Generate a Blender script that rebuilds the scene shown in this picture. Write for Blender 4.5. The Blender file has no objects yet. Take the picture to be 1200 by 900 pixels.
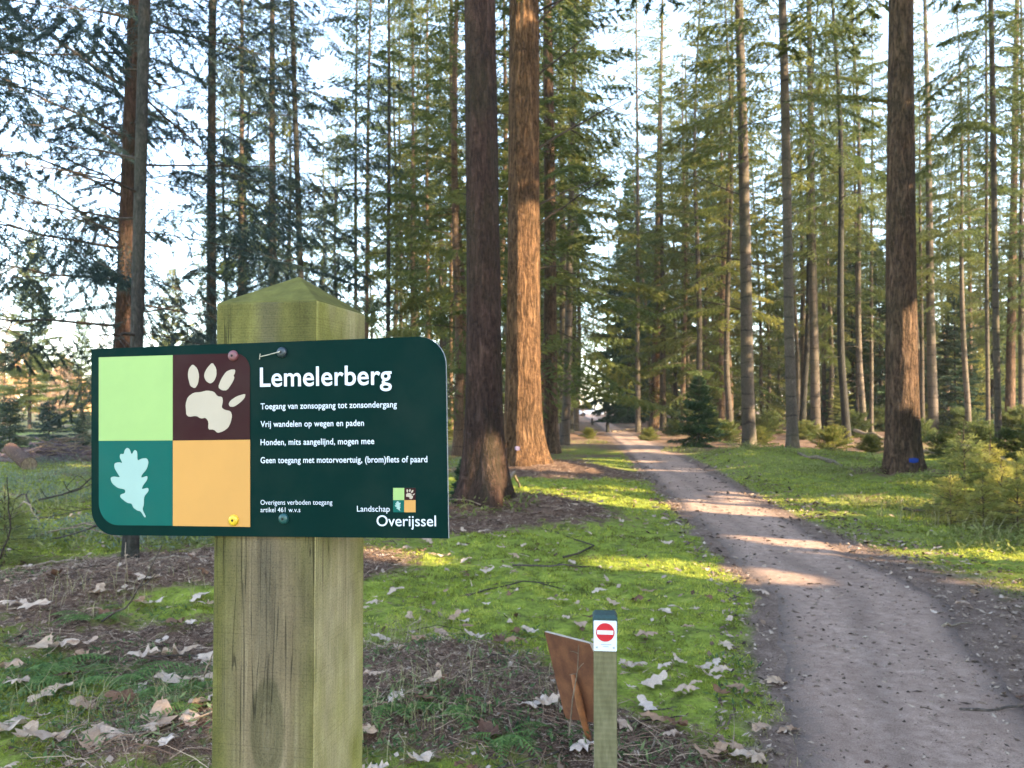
import bpy, math, random
import numpy as np
from mathutils import Vector, Matrix

# ------------------------------------------------------------------ camera, sky, sun, exposure
SC = bpy.context.scene
COL = SC.collection
CAM_H, PITCH, FPX = 1.4, math.radians(1.77), 906.0
cam_d = bpy.data.cameras.new('camera')
cam = bpy.data.objects.new('camera', cam_d)
COL.objects.link(cam)
cam.location = (0, 0, CAM_H)
cam.rotation_euler = (math.radians(90) + PITCH, 0, 0)
cam_d.sensor_width = 36.0
cam_d.lens = FPX / 1200.0 * 36.0
cam_d.clip_start, cam_d.clip_end = 0.05, 3000.0
cam_d.dof.use_dof = True
cam_d.dof.focus_distance = 1.08
cam_d.dof.aperture_fstop = 13.0
SC.camera = cam

SUN_EL = math.radians(20.0)
SUN_H = (0.86, -0.51)                       # horizontal direction towards the sun
SDIR = np.array([SUN_H[0]*math.cos(SUN_EL), SUN_H[1]*math.cos(SUN_EL), math.sin(SUN_EL)])
SDIR /= np.linalg.norm(SDIR)
world = bpy.data.worlds.new('World')
SC.world = world
world.use_nodes = True
wn = world.node_tree
sky = wn.nodes.new('ShaderNodeTexSky')
sky.sky_type = 'NISHITA'
sky.sun_disc = False
sky.sun_elevation = SUN_EL
sky.sun_rotation = math.atan2(SUN_H[0], SUN_H[1])
sky.altitude = 0
sky.air_density, sky.dust_density, sky.ozone_density = 1.0, .7, 1.6
bg = wn.nodes['Background']
hs = wn.nodes.new('ShaderNodeHueSaturation')        # desaturates the sky so its light tints the shade less blue
hs.inputs['Saturation'].default_value = .88
wn.links.new(sky.outputs[0], hs.inputs['Color'])
wn.links.new(hs.outputs[0], bg.inputs[0])
bg.inputs[1].default_value = 0.15
sun_d = bpy.data.lights.new('sun', 'SUN')
sun_d.energy = 3.4
sun_d.angle = math.radians(0.53)
sun_d.color = (1.0, 0.80, 0.53)
sun = bpy.data.objects.new('sun', sun_d)
COL.objects.link(sun)
sun.rotation_euler = Vector(SDIR).to_track_quat('Z', 'Y').to_euler()
SC.view_settings.view_transform = 'Standard'
SC.view_settings.look = 'None'
SC.view_settings.gamma = 1.0
SC.view_settings.exposure = 3.15
SC.view_settings.use_curve_mapping = False
SC.render.engine = 'CYCLES'
cy = SC.cycles
cy.max_bounces, cy.diffuse_bounces, cy.glossy_bounces, cy.transmission_bounces, cy.transparent_max_bounces = 6, 3, 2, 3, 6
cy.caustics_reflective = cy.caustics_refractive = False
cy.use_denoising = True

HAZE = .00035
RNG = np.random.default_rng(7)
random.seed(7)

# ------------------------------------------------------------------ pixels of the 1200x900 photograph -> points in the place
CT, ST = math.cos(PITCH), math.sin(PITCH)
def ray(px, py):
    x, z = (px - 600) / FPX, (450 - py) / FPX
    return np.array([x, CT - z*ST, ST + z*CT])
def W(px, py, d):
    r = ray(px, py)
    return np.array([0, 0, CAM_H]) + r * (d / r[1])
def G(px, py, z=0.0):
    r = ray(px, py)
    return np.array([0, 0, CAM_H]) + r * ((z - CAM_H) / r[2])

# ------------------------------------------------------------------ noise
def vnoise(x, y, seed=0):
    xi, yi = np.floor(x).astype(np.int64), np.floor(y).astype(np.int64)
    fx, fy = x - xi, y - yi
    fx, fy = fx*fx*(3-2*fx), fy*fy*(3-2*fy)
    def h(a, b):
        n = (a*374761393 + b*668265263 + seed*1442695041) & 0xFFFFFFFF
        n = ((n ^ (n >> 13)) * 1274126177) & 0xFFFFFFFF
        return ((n ^ (n >> 16)) & 0xFFFF) / 65535.0
    return (h(xi, yi)*(1-fx)+h(xi+1, yi)*fx)*(1-fy) + (h(xi, yi+1)*(1-fx)+h(xi+1, yi+1)*fx)*fy
def fbm(x, y, seed=0, o=4):
    s, a, t = 0, 1.0, 0
    for k in range(o):
        s = s + a*vnoise(x*2**k, y*2**k, seed+k); t += a; a *= .5
    return s/t
def sstep(a, b, x):
    t = np.clip((x-a)/(b-a), 0, 1)
    return t*t*(3-2*t)

# ------------------------------------------------------------------ materials
def mat(name):
    m = bpy.data.materials.new(name)
    m.use_nodes = True
    m.node_tree.nodes.clear()
    return m, m.node_tree
def nd(t, kind, **kw):
    n = t.nodes.new('ShaderNode' + kind)
    for k, v in kw.items():
        if k.startswith('i_'):
            n.inputs[k[2:].replace('_', ' ')].default_value = v
        else:
            setattr(n, k, v)
    return n
def ramp(t, fac, stops, interp='LINEAR'):
    r = nd(t, 'ValToRGB')
    r.color_ramp.interpolation = interp
    el = r.color_ramp.elements
    while len(el) > 1: el.remove(el[-1])
    el[0].position, el[0].color = stops[0][0], (*stops[0][1], 1)
    for p, c in stops[1:]:
        e = el.new(p); e.color = (*c, 1)
    t.links.new(fac, r.inputs[0])
    return r.outputs[0]
def g3(v): return (v, v, v)
def mixc(t, fac, a, b, mode='MIX'):
    n = nd(t, 'Mix', data_type='RGBA', blend_type=mode)
    n.clamp_factor = True
    for s, i in ((fac, 0), (a, 6), (b, 7)):
        if hasattr(s, 'links'): t.links.new(s, n.inputs[i])
        elif i == 0: n.inputs[0].default_value = s
        else: n.inputs[i].default_value = (*s, 1)
    return n.outputs[2]
def mth(t, op, a, b=None, c=None, clamp=False):
    n = nd(t, 'Math', operation=op, use_clamp=clamp)
    for i, s in enumerate((a, b, c)):
        if s is None: continue
        if hasattr(s, 'links'): t.links.new(s, n.inputs[i])
        else: n.inputs[i].default_value = s
    return n.outputs[0]
def coords(t, scale=(1, 1, 1), kind='Object'):
    tc = nd(t, 'TexCoord')
    mp = nd(t, 'Mapping')
    mp.inputs['Scale'].default_value = scale
    t.links.new(tc.outputs[kind], mp.inputs['Vector'])
    return mp.outputs[0]
def noise(t, vec, scale, detail=4, rough=.55, dist=0.0):
    n = nd(t, 'TexNoise')
    n.inputs['Scale'].default_value = scale
    n.inputs['Detail'].default_value = detail
    n.inputs['Roughness'].default_value = rough
    n.inputs['Distortion'].default_value = dist
    t.links.new(vec, n.inputs['Vector'])
    return n.outputs[0]
def attr(t, name):
    return nd(t, 'Attribute', attribute_name=name).outputs['Fac']
def finish(t, color, rough=.85, bump=None, bump_d=.01, bump_s=1.0, spec=.3, trans=None):
    p = nd(t, 'BsdfPrincipled')
    for s, i in ((color, 'Base Color'), (rough, 'Roughness')):
        if hasattr(s, 'links'): t.links.new(s, p.inputs[i])
        elif i == 'Base Color': p.inputs[i].default_value = (*s, 1)
        else: p.inputs[i].default_value = s
    p.inputs['Specular IOR Level'].default_value = spec
    if bump is not None:
        b = nd(t, 'Bump')
        b.inputs['Strength'].default_value = bump_s
        b.inputs['Distance'].default_value = bump_d
        t.links.new(bump, b.inputs['Height'])
        t.links.new(b.outputs[0], p.inputs['Normal'])
    out = nd(t, 'OutputMaterial')
    sh = p.outputs[0]
    if trans:
        tr = nd(t, 'BsdfTranslucent')
        if hasattr(color, 'links'): t.links.new(color, tr.inputs[0])
        else: tr.inputs[0].default_value = (*color, 1)
        mx = nd(t, 'MixShader'); mx.inputs[0].default_value = trans
        t.links.new(sh, mx.inputs[1]); t.links.new(tr.outputs[0], mx.inputs[2]); sh = mx.outputs[0]
    t.links.new(sh, out.inputs[0])
def randval(t):
    return nd(t, 'ObjectInfo').outputs['Random']

def bark_mat(name, dark, mid, light, plates=9.0, stretch=.22, green=0.0, rings=False, depth=.03, vary=.35, furrow=.6):
    m, t = mat(name)
    v = coords(t, (1, 1, stretch))
    def ridge(scale, detail, dist):
        n = noise(t, v, scale, detail, .6, dist)
        return mth(t, 'MULTIPLY', mth(t, 'ABSOLUTE', mth(t, 'SUBTRACT', n, .5)), 4.0, clamp=True)      # 0 in the furrow, 1 on the ridge
    rid = ridge(plates, 3, .6)
    rid2 = ridge(plates*2.6, 3, .4)
    cross = noise(t, coords(t, (1, 1, min(1, stretch*5))), plates*1.8, 4, .65)
    fine = noise(t, coords(t, (1, 1, min(1, stretch*3))), plates*7, 4, .7)
    h = mth(t, 'ADD', mth(t, 'ADD', mth(t, 'MULTIPLY', rid, furrow), mth(t, 'MULTIPLY', rid2, furrow*.5)), mth(t, 'ADD', mth(t, 'MULTIPLY', cross, .45), mth(t, 'MULTIPLY', fine, .30)))
    tot = furrow*1.5+.75
    c = ramp(t, mth(t, 'DIVIDE', h, tot), [(.20, dark), (.47, mid), (.80, light)])
    big = noise(t, coords(t), 1.3, 3, .5)
    c = mixc(t, .8, c, ramp(t, big, [(.3, (.62, .62, .62)), (.7, (1.25, 1.2, 1.15))]), 'MULTIPLY')
    if rings:
        tc = nd(t, 'TexCoord'); sx = nd(t, 'SeparateXYZ'); t.links.new(tc.outputs['Object'], sx.inputs[0])
        zz = mth(t, 'ADD', mth(t, 'MULTIPLY', sx.outputs[2], 1.9), mth(t, 'MULTIPLY', big, .9))
        fr = mth(t, 'FRACT', zz)
        rg = ramp(t, fr, [(0, g3(.25)), (.05, g3(.3)), (.13, g3(1)), (1, g3(1))])
        c = mixc(t, mth(t, 'MULTIPLY', noise(t, coords(t), 4.0, 2), 1.2, clamp=True), c, mixc(t, 1.0, c, rg, 'MULTIPLY'))
    if green:
        gm = ramp(t, noise(t, coords(t, (1, 1, .3)), 2.2, 4, .6), [(.45, g3(0)), (.75, g3(1))])
        c = mixc(t, mth(t, 'MULTIPLY', gm, green), c, (.075, .095, .03))
    c = mixc(t, 1.0, c, ramp(t, randval(t), [(0, g3(1-vary)), (1, g3(1+vary*.6))]), 'MULTIPLY')
    finish(t, c, .92, h, depth, 1.0, .15)
    return m
M = {}
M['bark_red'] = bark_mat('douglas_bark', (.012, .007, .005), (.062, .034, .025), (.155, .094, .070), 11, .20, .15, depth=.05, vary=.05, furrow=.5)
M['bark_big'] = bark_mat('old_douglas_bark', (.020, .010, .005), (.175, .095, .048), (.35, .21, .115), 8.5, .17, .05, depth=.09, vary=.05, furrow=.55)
M['bark_mid'] = bark_mat('furrowed_brown_bark', (.018, .011, .007), (.135, .082, .052), (.28, .185, .12), 9.5, .19, .15, depth=.07, vary=.05, furrow=.55)
M['bark_spruce'] = bark_mat('spruce_bark', (.040, .031, .024), (.110, .086, .067), (.205, .168, .135), 22, .35, .25, True, .012, .3, .3)
M['bark_warm'] = bark_mat('warm_spruce_bark', (.045, .028, .019), (.165, .105, .068), (.30, .205, .14), 20, .3, .15, True, .015, .35, .4)
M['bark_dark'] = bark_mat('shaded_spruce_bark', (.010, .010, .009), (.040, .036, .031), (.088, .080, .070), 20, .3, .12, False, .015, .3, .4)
M['dead_wood'] = bark_mat('dead_branch_wood', (.03, .023, .017), (.09, .07, .056), (.20, .165, .135), 30, .5, .0, False, .004, .4)
M['pale_wood'] = bark_mat('pale_dead_wood', (.12, .085, .06), (.31, .24, .17), (.48, .39, .29), 26, .3, .0, False, .005, .2)

def needle_mat(name, a, b, c3, trans=.35):
    m, t = mat(name)
    c = ramp(t, attr(t, 'tint'), [(0, a), (.55, b), (1, c3)])
    c = mixc(t, 1.0, c, ramp(t, randval(t), [(0, (.72, .80, .85)), (.5, (1, 1, 1)), (1, (1.35, 1.2, .95))]), 'MULTIPLY')
    finish(t, c, .6, spec=.25, trans=trans)
    return m
M['needles'] = needle_mat('spruce_needles', (.042, .066, .020), (.10, .128, .034), (.215, .205, .058), .5)
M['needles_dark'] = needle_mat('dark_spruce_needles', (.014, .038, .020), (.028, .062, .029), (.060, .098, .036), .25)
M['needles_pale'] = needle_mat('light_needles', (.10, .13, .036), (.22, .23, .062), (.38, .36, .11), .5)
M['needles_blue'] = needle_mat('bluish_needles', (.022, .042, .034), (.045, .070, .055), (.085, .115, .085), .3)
M['needles_shade'] = needle_mat('shaded_needles', (.010, .022, .020), (.024, .042, .036), (.050, .072, .055), .25)  # bluish needles with the crowns' silhouette shade put into the colour
M['larch_twigs'] = needle_mat('bare_larch_twigs', (.26, .145, .07), (.46, .29, .16), (.60, .44, .28), .25)

def simple_mat(name, base, rough=.5, spec=.4, var=.12, scale=30, bump=.0):
    m, t = mat(name)
    n = noise(t, coords(t), scale, 4, .6)
    c = ramp(t, n, [(.25, tuple(x*(1-var) for x in base)), (.75, tuple(min(1, x*(1+var)) for x in base))])
    if name.endswith('print') or name.endswith('enamel') or name.endswith('plate'):       # rain dust on the board
        gr = noise(t, coords(t), 6, 6, .7)
        c = mixc(t, ramp(t, gr, [(.48, g3(0)), (.80, g3(.10))]), c, (.07, .07, .055))
        rough = ramp(t, noise(t, coords(t), 17, 5, .7), [(.3, g3(rough-.12)), (.7, g3(rough+.12))])
    finish(t, c, rough, n if bump else None, bump or .001, .6, spec)
    return m
def wood_post(name, front):
    m, t = mat(name)
    o = coords(t)
    sx = nd(t, 'SeparateXYZ'); t.links.new(o, sx.inputs[0])
    X, Y, Z = sx.outputs
    grain = noise(t, coords(t, (60, 60, 2.0)), 2.2, 5, .65, .6)
    saw = noise(t, coords(t, (2, 2, 520)), 1.0, 2, .6)
    mott = noise(t, coords(t, (1, 1, .45)), 26, 6, .65)
    soft = noise(t, coords(t, (1, 1, .35)), 11, 4, .55)
    speck = noise(t, o, 420, 2, .6)
    brown = ramp(t, grain, [(.2, (.105, .076, .042)), (.5, (.180, .138, .080)), (.8, (.26, .207, .128))])
    green = ramp(t, mott, [(.25, (.056, .056, .013)), (.55, (.120, .116, .027)), (.8, (.195, .185, .055))])
    if front:
        ax = mth(t, 'ABSOLUTE', mth(t, 'SUBTRACT', X, .006))
        edge = ramp(t, mth(t, 'ADD', mth(t, 'MULTIPLY', ax, 11.0), mth(t, 'MULTIPLY', mth(t, 'SUBTRACT', soft, .5), 1.1)), [(.32, g3(0)), (.80, g3(.88))])
        top = ramp(t, Z, [(1.36, g3(0)), (1.42, g3(1))]) if False else mth(t, 'MULTIPLY', mth(t, 'SUBTRACT', Z, 1.34), 9.0, clamp=True)
        gm = mth(t, 'MAXIMUM', edge, mth(t, 'MULTIPLY', top, .9))
        c = mixc(t, gm, brown, green)
        # dark damp streak down the heart of the board
        sxx = mth(t, 'ABSOLUTE', mth(t, 'ADD', mth(t, 'SUBTRACT', X, .004), mth(t, 'MULTIPLY', mth(t, 'SUBTRACT', soft, .5), .03)))
        st = ramp(t, mth(t, 'MULTIPLY', sxx, 30), [(.15, g3(.75)), (.75, g3(0))])
        zz = mth(t, 'MULTIPLY', mth(t, 'SUBTRACT', Z, 1.0), 6.0, clamp=True)
        c = mixc(t, mth(t, 'MULTIPLY', mth(t, 'MULTIPLY', st, zz), mth(t, 'MULTIPLY', mott, 1.5, clamp=True)), c, (.085, .072, .050))
        # the knot
        kx = mth(t, 'MULTIPLY', mth(t, 'SUBTRACT', X, .008), 38)
        kz = mth(t, 'MULTIPLY', mth(t, 'SUBTRACT', Z, 1.005), 14.5)
        kd = mth(t, 'ADD', mth(t, 'SQRT', mth(t, 'ADD', mth(t, 'MULTIPLY', kx, kx), mth(t, 'MULTIPLY', kz, kz))), mth(t, 'ADD', mth(t, 'MULTIPLY', mth(t, 'SUBTRACT', soft, .5), .9), mth(t, 'MULTIPLY', mth(t, 'SUBTRACT', mott, .5), .35)))
        kn = ramp(t, kd, [(0.0, g3(.40)), (.55, g3(.68)), (.85, g3(.62)), (1.35, g3(0))])
        c = mixc(t, kn, c, mixc(t, mott, (.040, .036, .015), (.088, .080, .036)))
        rings = mth(t, 'SINE', mth(t, 'MULTIPLY', kd, 30))
        rm = mth(t, 'MULTIPLY', mth(t, 'MULTIPLY', ramp(t, kd, [(.1, g3(1)), (1.7, g3(0))]), ramp(t, rings, [(.3, g3(0)), (.9, g3(1))])), mott)
        c = mixc(t, mth(t, 'MULTIPLY', rm, .38), c, (.24, .21, .13))
        hgt = mth(t, 'ADD', grain, mth(t, 'ADD', mth(t, 'MULTIPLY', saw, .55), mth(t, 'MULTIPLY', rm, -.6)))
    else:
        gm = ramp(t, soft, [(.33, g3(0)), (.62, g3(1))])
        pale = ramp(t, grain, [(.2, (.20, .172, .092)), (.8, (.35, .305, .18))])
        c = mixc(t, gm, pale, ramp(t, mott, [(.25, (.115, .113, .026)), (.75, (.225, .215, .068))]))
        hgt = mth(t, 'ADD', grain, mth(t, 'MULTIPLY', saw, .5))
    crk = noise(t, coords(t, (38, 38, 1.1)), 1.6, 3, .55, .4)
    crack = ramp(t, crk, [(.485, g3(1)), (.497, g3(.35)), (.503, g3(.35)), (.515, g3(1))])
    cpat = ramp(t, noise(t, coords(t, (1, 1, .5)), 9, 2), [(.52, g3(0)), (.60, g3(1))])
    c = mixc(t, cpat, c, mixc(t, 1.0, c, crack, 'MULTIPLY'))
    blot = ramp(t, noise(t, coords(t, (1, 1, .5)), 7, 5, .65), [(.35, g3(.62)), (.55, g3(1)), (.75, g3(1.22))])
    c = mixc(t, 1.0, c, blot, 'MULTIPLY')
    hgt = mth(t, 'ADD', hgt, mth(t, 'MULTIPLY', mth(t, 'MULTIPLY', crack, cpat), .8))
    c = mixc(t, 1.0, c, ramp(t, speck, [(.3, g3(.72)), (.5, g3(1)), (.72, g3(1.12))]), 'MULTIPLY')
    c = mixc(t, 1.0, c, ramp(t, saw, [(.28, g3(.80)), (.42, g3(1)), (.8, g3(1.05))]), 'MULTIPLY')
    c = mixc(t, 1.0, c, g3(.80 if front else 1.6), 'MULTIPLY')  # front darkened, side lightened in colour so the faces stand apart
    finish(t, c, .88, hgt, .0016, .8, .2)
    return m
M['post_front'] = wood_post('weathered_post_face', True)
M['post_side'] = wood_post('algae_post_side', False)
M['post_cap'] = simple_mat('mossy_post_cap', (.100, .094, .022), .9, .15, .35, 40, .003)
M['sign_green'] = simple_mat('dark_green_enamel', (.0004, .0135, .0115), .6, .05, .10, 9)
M['sign_lime'] = simple_mat('pale_green_print', (.255, .375, .135), .55, .15, .03, 14)
M['sign_maroon'] = simple_mat('maroon_print', (0.0234, 0.0040, 0.0054), .55, .12, .08, 14)
M['sign_teal'] = simple_mat('teal_print', (0.0009, 0.0767, 0.0632), .55, .12, .05, 14)
M['sign_orange'] = simple_mat('orange_print', (0.4514, 0.2302, 0.0650), .55, .15, .03, 14)
M['sign_beige'] = simple_mat('beige_print', (0.3611, 0.3024, 0.2392), .5, .3, .04, 14)
M['sign_aqua'] = simple_mat('pale_aqua_print', (.235, .345, .325), .5, .3, .04, 14)
M['sign_white'] = simple_mat('white_print', (0.5417, 0.5778, 0.6500), .5, .3, .02, 14)
M['sign_edge'] = simple_mat('grey_board_edge', (0.3611, 0.3792, 0.4063), .4, .4, .15, 60)
M['screw_red'] = simple_mat('dull_red_screw', (0.1444, 0.0497, 0.0587), .45, .5, .2, 200)
M['screw_dark'] = simple_mat('dark_screw', (.012, .022, .032), .35, .5, .3, 200)
M['screw_green'] = simple_mat('green_screw', (.008, .055, .055), .35, .5, .3, 200)
M['screw_yellow'] = simple_mat('yellow_screw', (0.5597, 0.3611, 0.0181), .4, .5, .2, 200)
M['wire'] = simple_mat('pale_wire', (.42, .38, .30), .5, .4, .2, 300)
M['black'] = simple_mat('black_hole', (.008, .008, .008), .6, .2, .1)
M['red'] = simple_mat('red_print', (0.4965, 0.0162, 0.0271), .45, .3, .06, 40)
M['grey_print'] = simple_mat('grey_print', (.33, .34, .37), .6, .2, .2, 300)
M['white_plate'] = simple_mat('white_plate', (0.6500, 0.6681, 0.6861), .4, .4, .04, 60)
M['cap_green'] = simple_mat('dark_green_cap', (0.0144, 0.0406, 0.0361), .5, .4, .4, 70, .002)
M['paint_blue'] = simple_mat('blue_paint', (.022, .055, .27), .7, .2, .4, 60)
M['paint_pale'] = simple_mat('pale_violet_paint', (.19, .15, .22), .7, .2, .3, 60)
def rust_mat():
    m, t = mat('rusty_steel')
    n = noise(t, coords(t), 14, 6, .6); f = noise(t, coords(t), 260, 3, .6)
    c = ramp(t, n, [(.3, (.075, .026, .012)), (.5, (.12, .043, .018)), (.72, (.175, .068, .028))])
    c = mixc(t, 1.0, c, ramp(t, f, [(.3, g3(.8)), (.7, g3(1.2))]), 'MULTIPLY')
    finish(t, c, .75, f, .0008, .7, .3); return m
M['rust'] = rust_mat()
M['rust_edge'] = simple_mat('pale_rust_edge', (.36, .29, .22), .7, .3, .2, 60)
M['rust_stake'] = simple_mat('orange_rust', (.23, .088, .032), .75, .3, .35, 25, .003)
def marker_mat():
    m, t = mat('grooved_marker_wood')
    o = coords(t); sx = nd(t, 'SeparateXYZ'); t.links.new(o, sx.inputs[0])
    wob = noise(t, o, 18, 3)
    sn = mth(t, 'SINE', mth(t, 'ADD', mth(t, 'MULTIPLY', sx.outputs[2], 330), mth(t, 'MULTIPLY', wob, 5)))
    n = noise(t, coords(t, (1, 1, .2)), 60, 5, .6); b = noise(t, o, 12, 3)
    c = ramp(t, n, [(.25, (.095, .080, .040)), (.75, (.215, .185, .105))])
    c = mixc(t, mth(t, 'MULTIPLY', b, .5), c, (.115, .115, .050))
    c = mixc(t, 1.0, c, ramp(t, sn, [(.0, g3(.93)), (.6, g3(1.02))]), 'MULTIPLY')
    finish(t, c, .85, mth(t, 'ADD', n, mth(t, 'MULTIPLY', sn, .12)), .002, .7, .2); return m
M['marker'] = marker_mat()

def ground_mat():
    m, t = mat('forest_floor')
    o = coords(t)
    lit, dirt, dry = attr(t, 'litter'), attr(t, 'dirt'), attr(t, 'dry')
    n1, n2, n3 = noise(t, o, .9, 5, .6), noise(t, o, 7, 5, .65), noise(t, o, 60, 4, .7)
    fib = noise(t, coords(t, (1, .35, 1)), 130, 3, .7, 1.5)
    moss = ramp(t, n2, [(.27, (.060, .062, .018)), (.40, (.135, .165, .025)), (.55, (.25, .30, .036)), (.76, (.40, .39, .08))])
    moss = mixc(t, mth(t, 'MULTIPLY', n1, dry), moss, (.20, .19, .06))
    moss = mixc(t, 1.0, moss, ramp(t, n3, [(.25, g3(.5)), (.5, g3(1)), (.75, g3(1.3))]), 'MULTIPLY')
    lt = ramp(t, mth(t, 'ADD', mth(t, 'MULTIPLY', fib, .6), mth(t, 'MULTIPLY', n3, .4)), [(.27, (.012, .007, .005)), (.42, (.10, .058, .038)), (.55, (.22, .135, .09)), (.72, (.46, .33, .23))])
    lt = mixc(t, ramp(t, n2, [(.45, g3(0)), (.75, g3(.6))]), lt, (.06, .042, .032))
    dt = ramp(t, mth(t, 'ADD', mth(t, 'MULTIPLY', n3, .55), mth(t, 'MULTIPLY', n2, .45)), [(.28, (.065, .041, .030)), (.52, (.21, .140, .104)), (.75, (.42, .30, .225))])
    lm = mth(t, 'ADD', lit, mth(t, 'MULTIPLY', mth(t, 'SUBTRACT', n2, .5), 1.5))
    c = mixc(t, ramp(t, lm, [(.38, g3(0)), (.62, g3(1))]), moss, lt)
    dm = mth(t, 'ADD', dirt, mth(t, 'MULTIPLY', mth(t, 'SUBTRACT', mth(t, 'ADD', mth(t, 'MULTIPLY', n2, .6), mth(t, 'MULTIPLY', n3, .4)), .5), 1.3))
    c = mixc(t, ramp(t, dm, [(.35, g3(0)), (.68, g3(1))]), c, dt)
    hh = mth(t, 'ADD', mth(t, 'MULTIPLY', n3, .5), mth(t, 'ADD', mth(t, 'MULTIPLY', n2, .8), mth(t, 'MULTIPLY', fib, .3)))
    finish(t, c, .95, hh, .03, .9, .1)
    return m
M['ground'] = ground_mat()
def path_mat():
    m, t = mat('trodden_sand')
    o = coords(t)
    n1, n2, n3 = noise(t, coords(t, (1, .4, 1)), 1.8, 4, .6), noise(t, o, 14, 5, .7), noise(t, o, 150, 3, .75)
    lane = attr(t, 'lane')
    h = mth(t, 'ADD', mth(t, 'MULTIPLY', n2, .5), mth(t, 'MULTIPLY', n3, .5))
    c = ramp(t, h, [(.32, (.15, .094, .066)), (.5, (.44, .295, .220)), (.68, (.70, .50, .385))])
    c = mixc(t, ramp(t, n1, [(.35, g3(.6)), (.65, g3(0))]), c, mixc(t, n3, (.15, .094, .068), (.40, .265, .195)))
    edge = ramp(t, mth(t, 'ADD', lane, mth(t, 'MULTIPLY', mth(t, 'SUBTRACT', n2, .5), .7)), [(.70, g3(0)), (1.0, g3(.75))])
    c = mixc(t, edge, c, mixc(t, n3, (.06, .045, .038), (.15, .118, .10)))
    tr = ramp(t, mth(t, 'ABSOLUTE', mth(t, 'SUBTRACT', attr(t, 'across'), .42)), [(.0, g3(.45)), (.06, g3(.25)), (.1, g3(0))])
    c = mixc(t, mth(t, 'MULTIPLY', tr, n2), c, (.085, .065, .056))
    finish(t, c, .95, mth(t, 'ADD', h, mth(t, 'MULTIPLY', noise(t, o, 5, 4, .6), 1.2)), .025, 1.0, .1)
    return m
M['path'] = path_mat()
def leaf_mat():
    m, t = mat('dead_oak_leaf')
    n = noise(t, coords(t), 26, 4, .6)
    c = ramp(t, randval(t), [(0, (.46, .31, .20)), (.25, (.56, .42, .32)), (.45, (.36, .21, .12)), (.7, (.62, .48, .38)), (.8, (.44, .30, .20)), (.9, (.20, .10, .052)), (1, (.11, .055, .034))])
    c = mixc(t, 1.0, c, ramp(t, n, [(.25, g3(.72)), (.7, g3(1.1))]), 'MULTIPLY')
    finish(t, c, .7, n, .004, .5, .2, .18); return m
M['leaf'] = leaf_mat()
def blade_mat(name, a, b, c3, trans=.3):
    m, t = mat(name)
    finish(t, ramp(t, attr(t, 'tint'), [(0, a), (.5, b), (1, c3)]), .75, spec=.12, trans=trans); return m
M['moss_blades'] = blade_mat('moss_fronds', (.10, .085, .025), (.255, .30, .034), (.52, .50, .09), .4)
M['litter_needles'] = blade_mat('brown_needle_litter', (.030, .016, .010), (.17, .098, .064), (.52, .38, .26), .1)
M['grit'] = blade_mat('grit_and_crumbs', (.035, .022, .015), (.15, .10, .07), (.36, .27, .20), .0)
M['crumbs'] = blade_mat('leaf_crumbs', (.06, .032, .020), (.20, .125, .08), (.48, .37, .28), .1)
M['green_plants'] = blade_mat('low_green_plants', (.030, .062, .022), (.085, .130, .040), (.23, .25, .11), .3)
M['frosty'] = blade_mat('pale_bluish_scrub', (.06, .085, .06), (.16, .20, .135), (.32, .33, .24), .3)
M['fern'] = blade_mat('fern_frond', (.055, .105, .028), (.11, .175, .045), (.18, .25, .07), .35)
M['dry_grass'] = blade_mat('dry_grass', (.12, .11, .045), (.24, .21, .09), (.42, .36, .19), .3)
M['lit_grass'] = blade_mat('pale_grass', (.085, .12, .025), (.20, .22, .055), (.38, .36, .13), .4)
M['car_blue'] = simple_mat('blue_car_paint', (.05, .18, .55), .3, .5, .03)
M['car_white'] = simple_mat('white_car_paint', (.75, .76, .78), .3, .5, .03)
M['glass'] = simple_mat('dark_car_glass', (.02, .025, .03), .08, .6, .05)
M['tyre'] = simple_mat('tyre_rubber', (.02, .02, .02), .8, .2, .1)
M['stump'] = bark_mat('cut_log_bark', (.04, .018, .01), (.15, .08, .05), (.26, .16, .10), 18, .4, .0, False, .01, .1)

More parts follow.
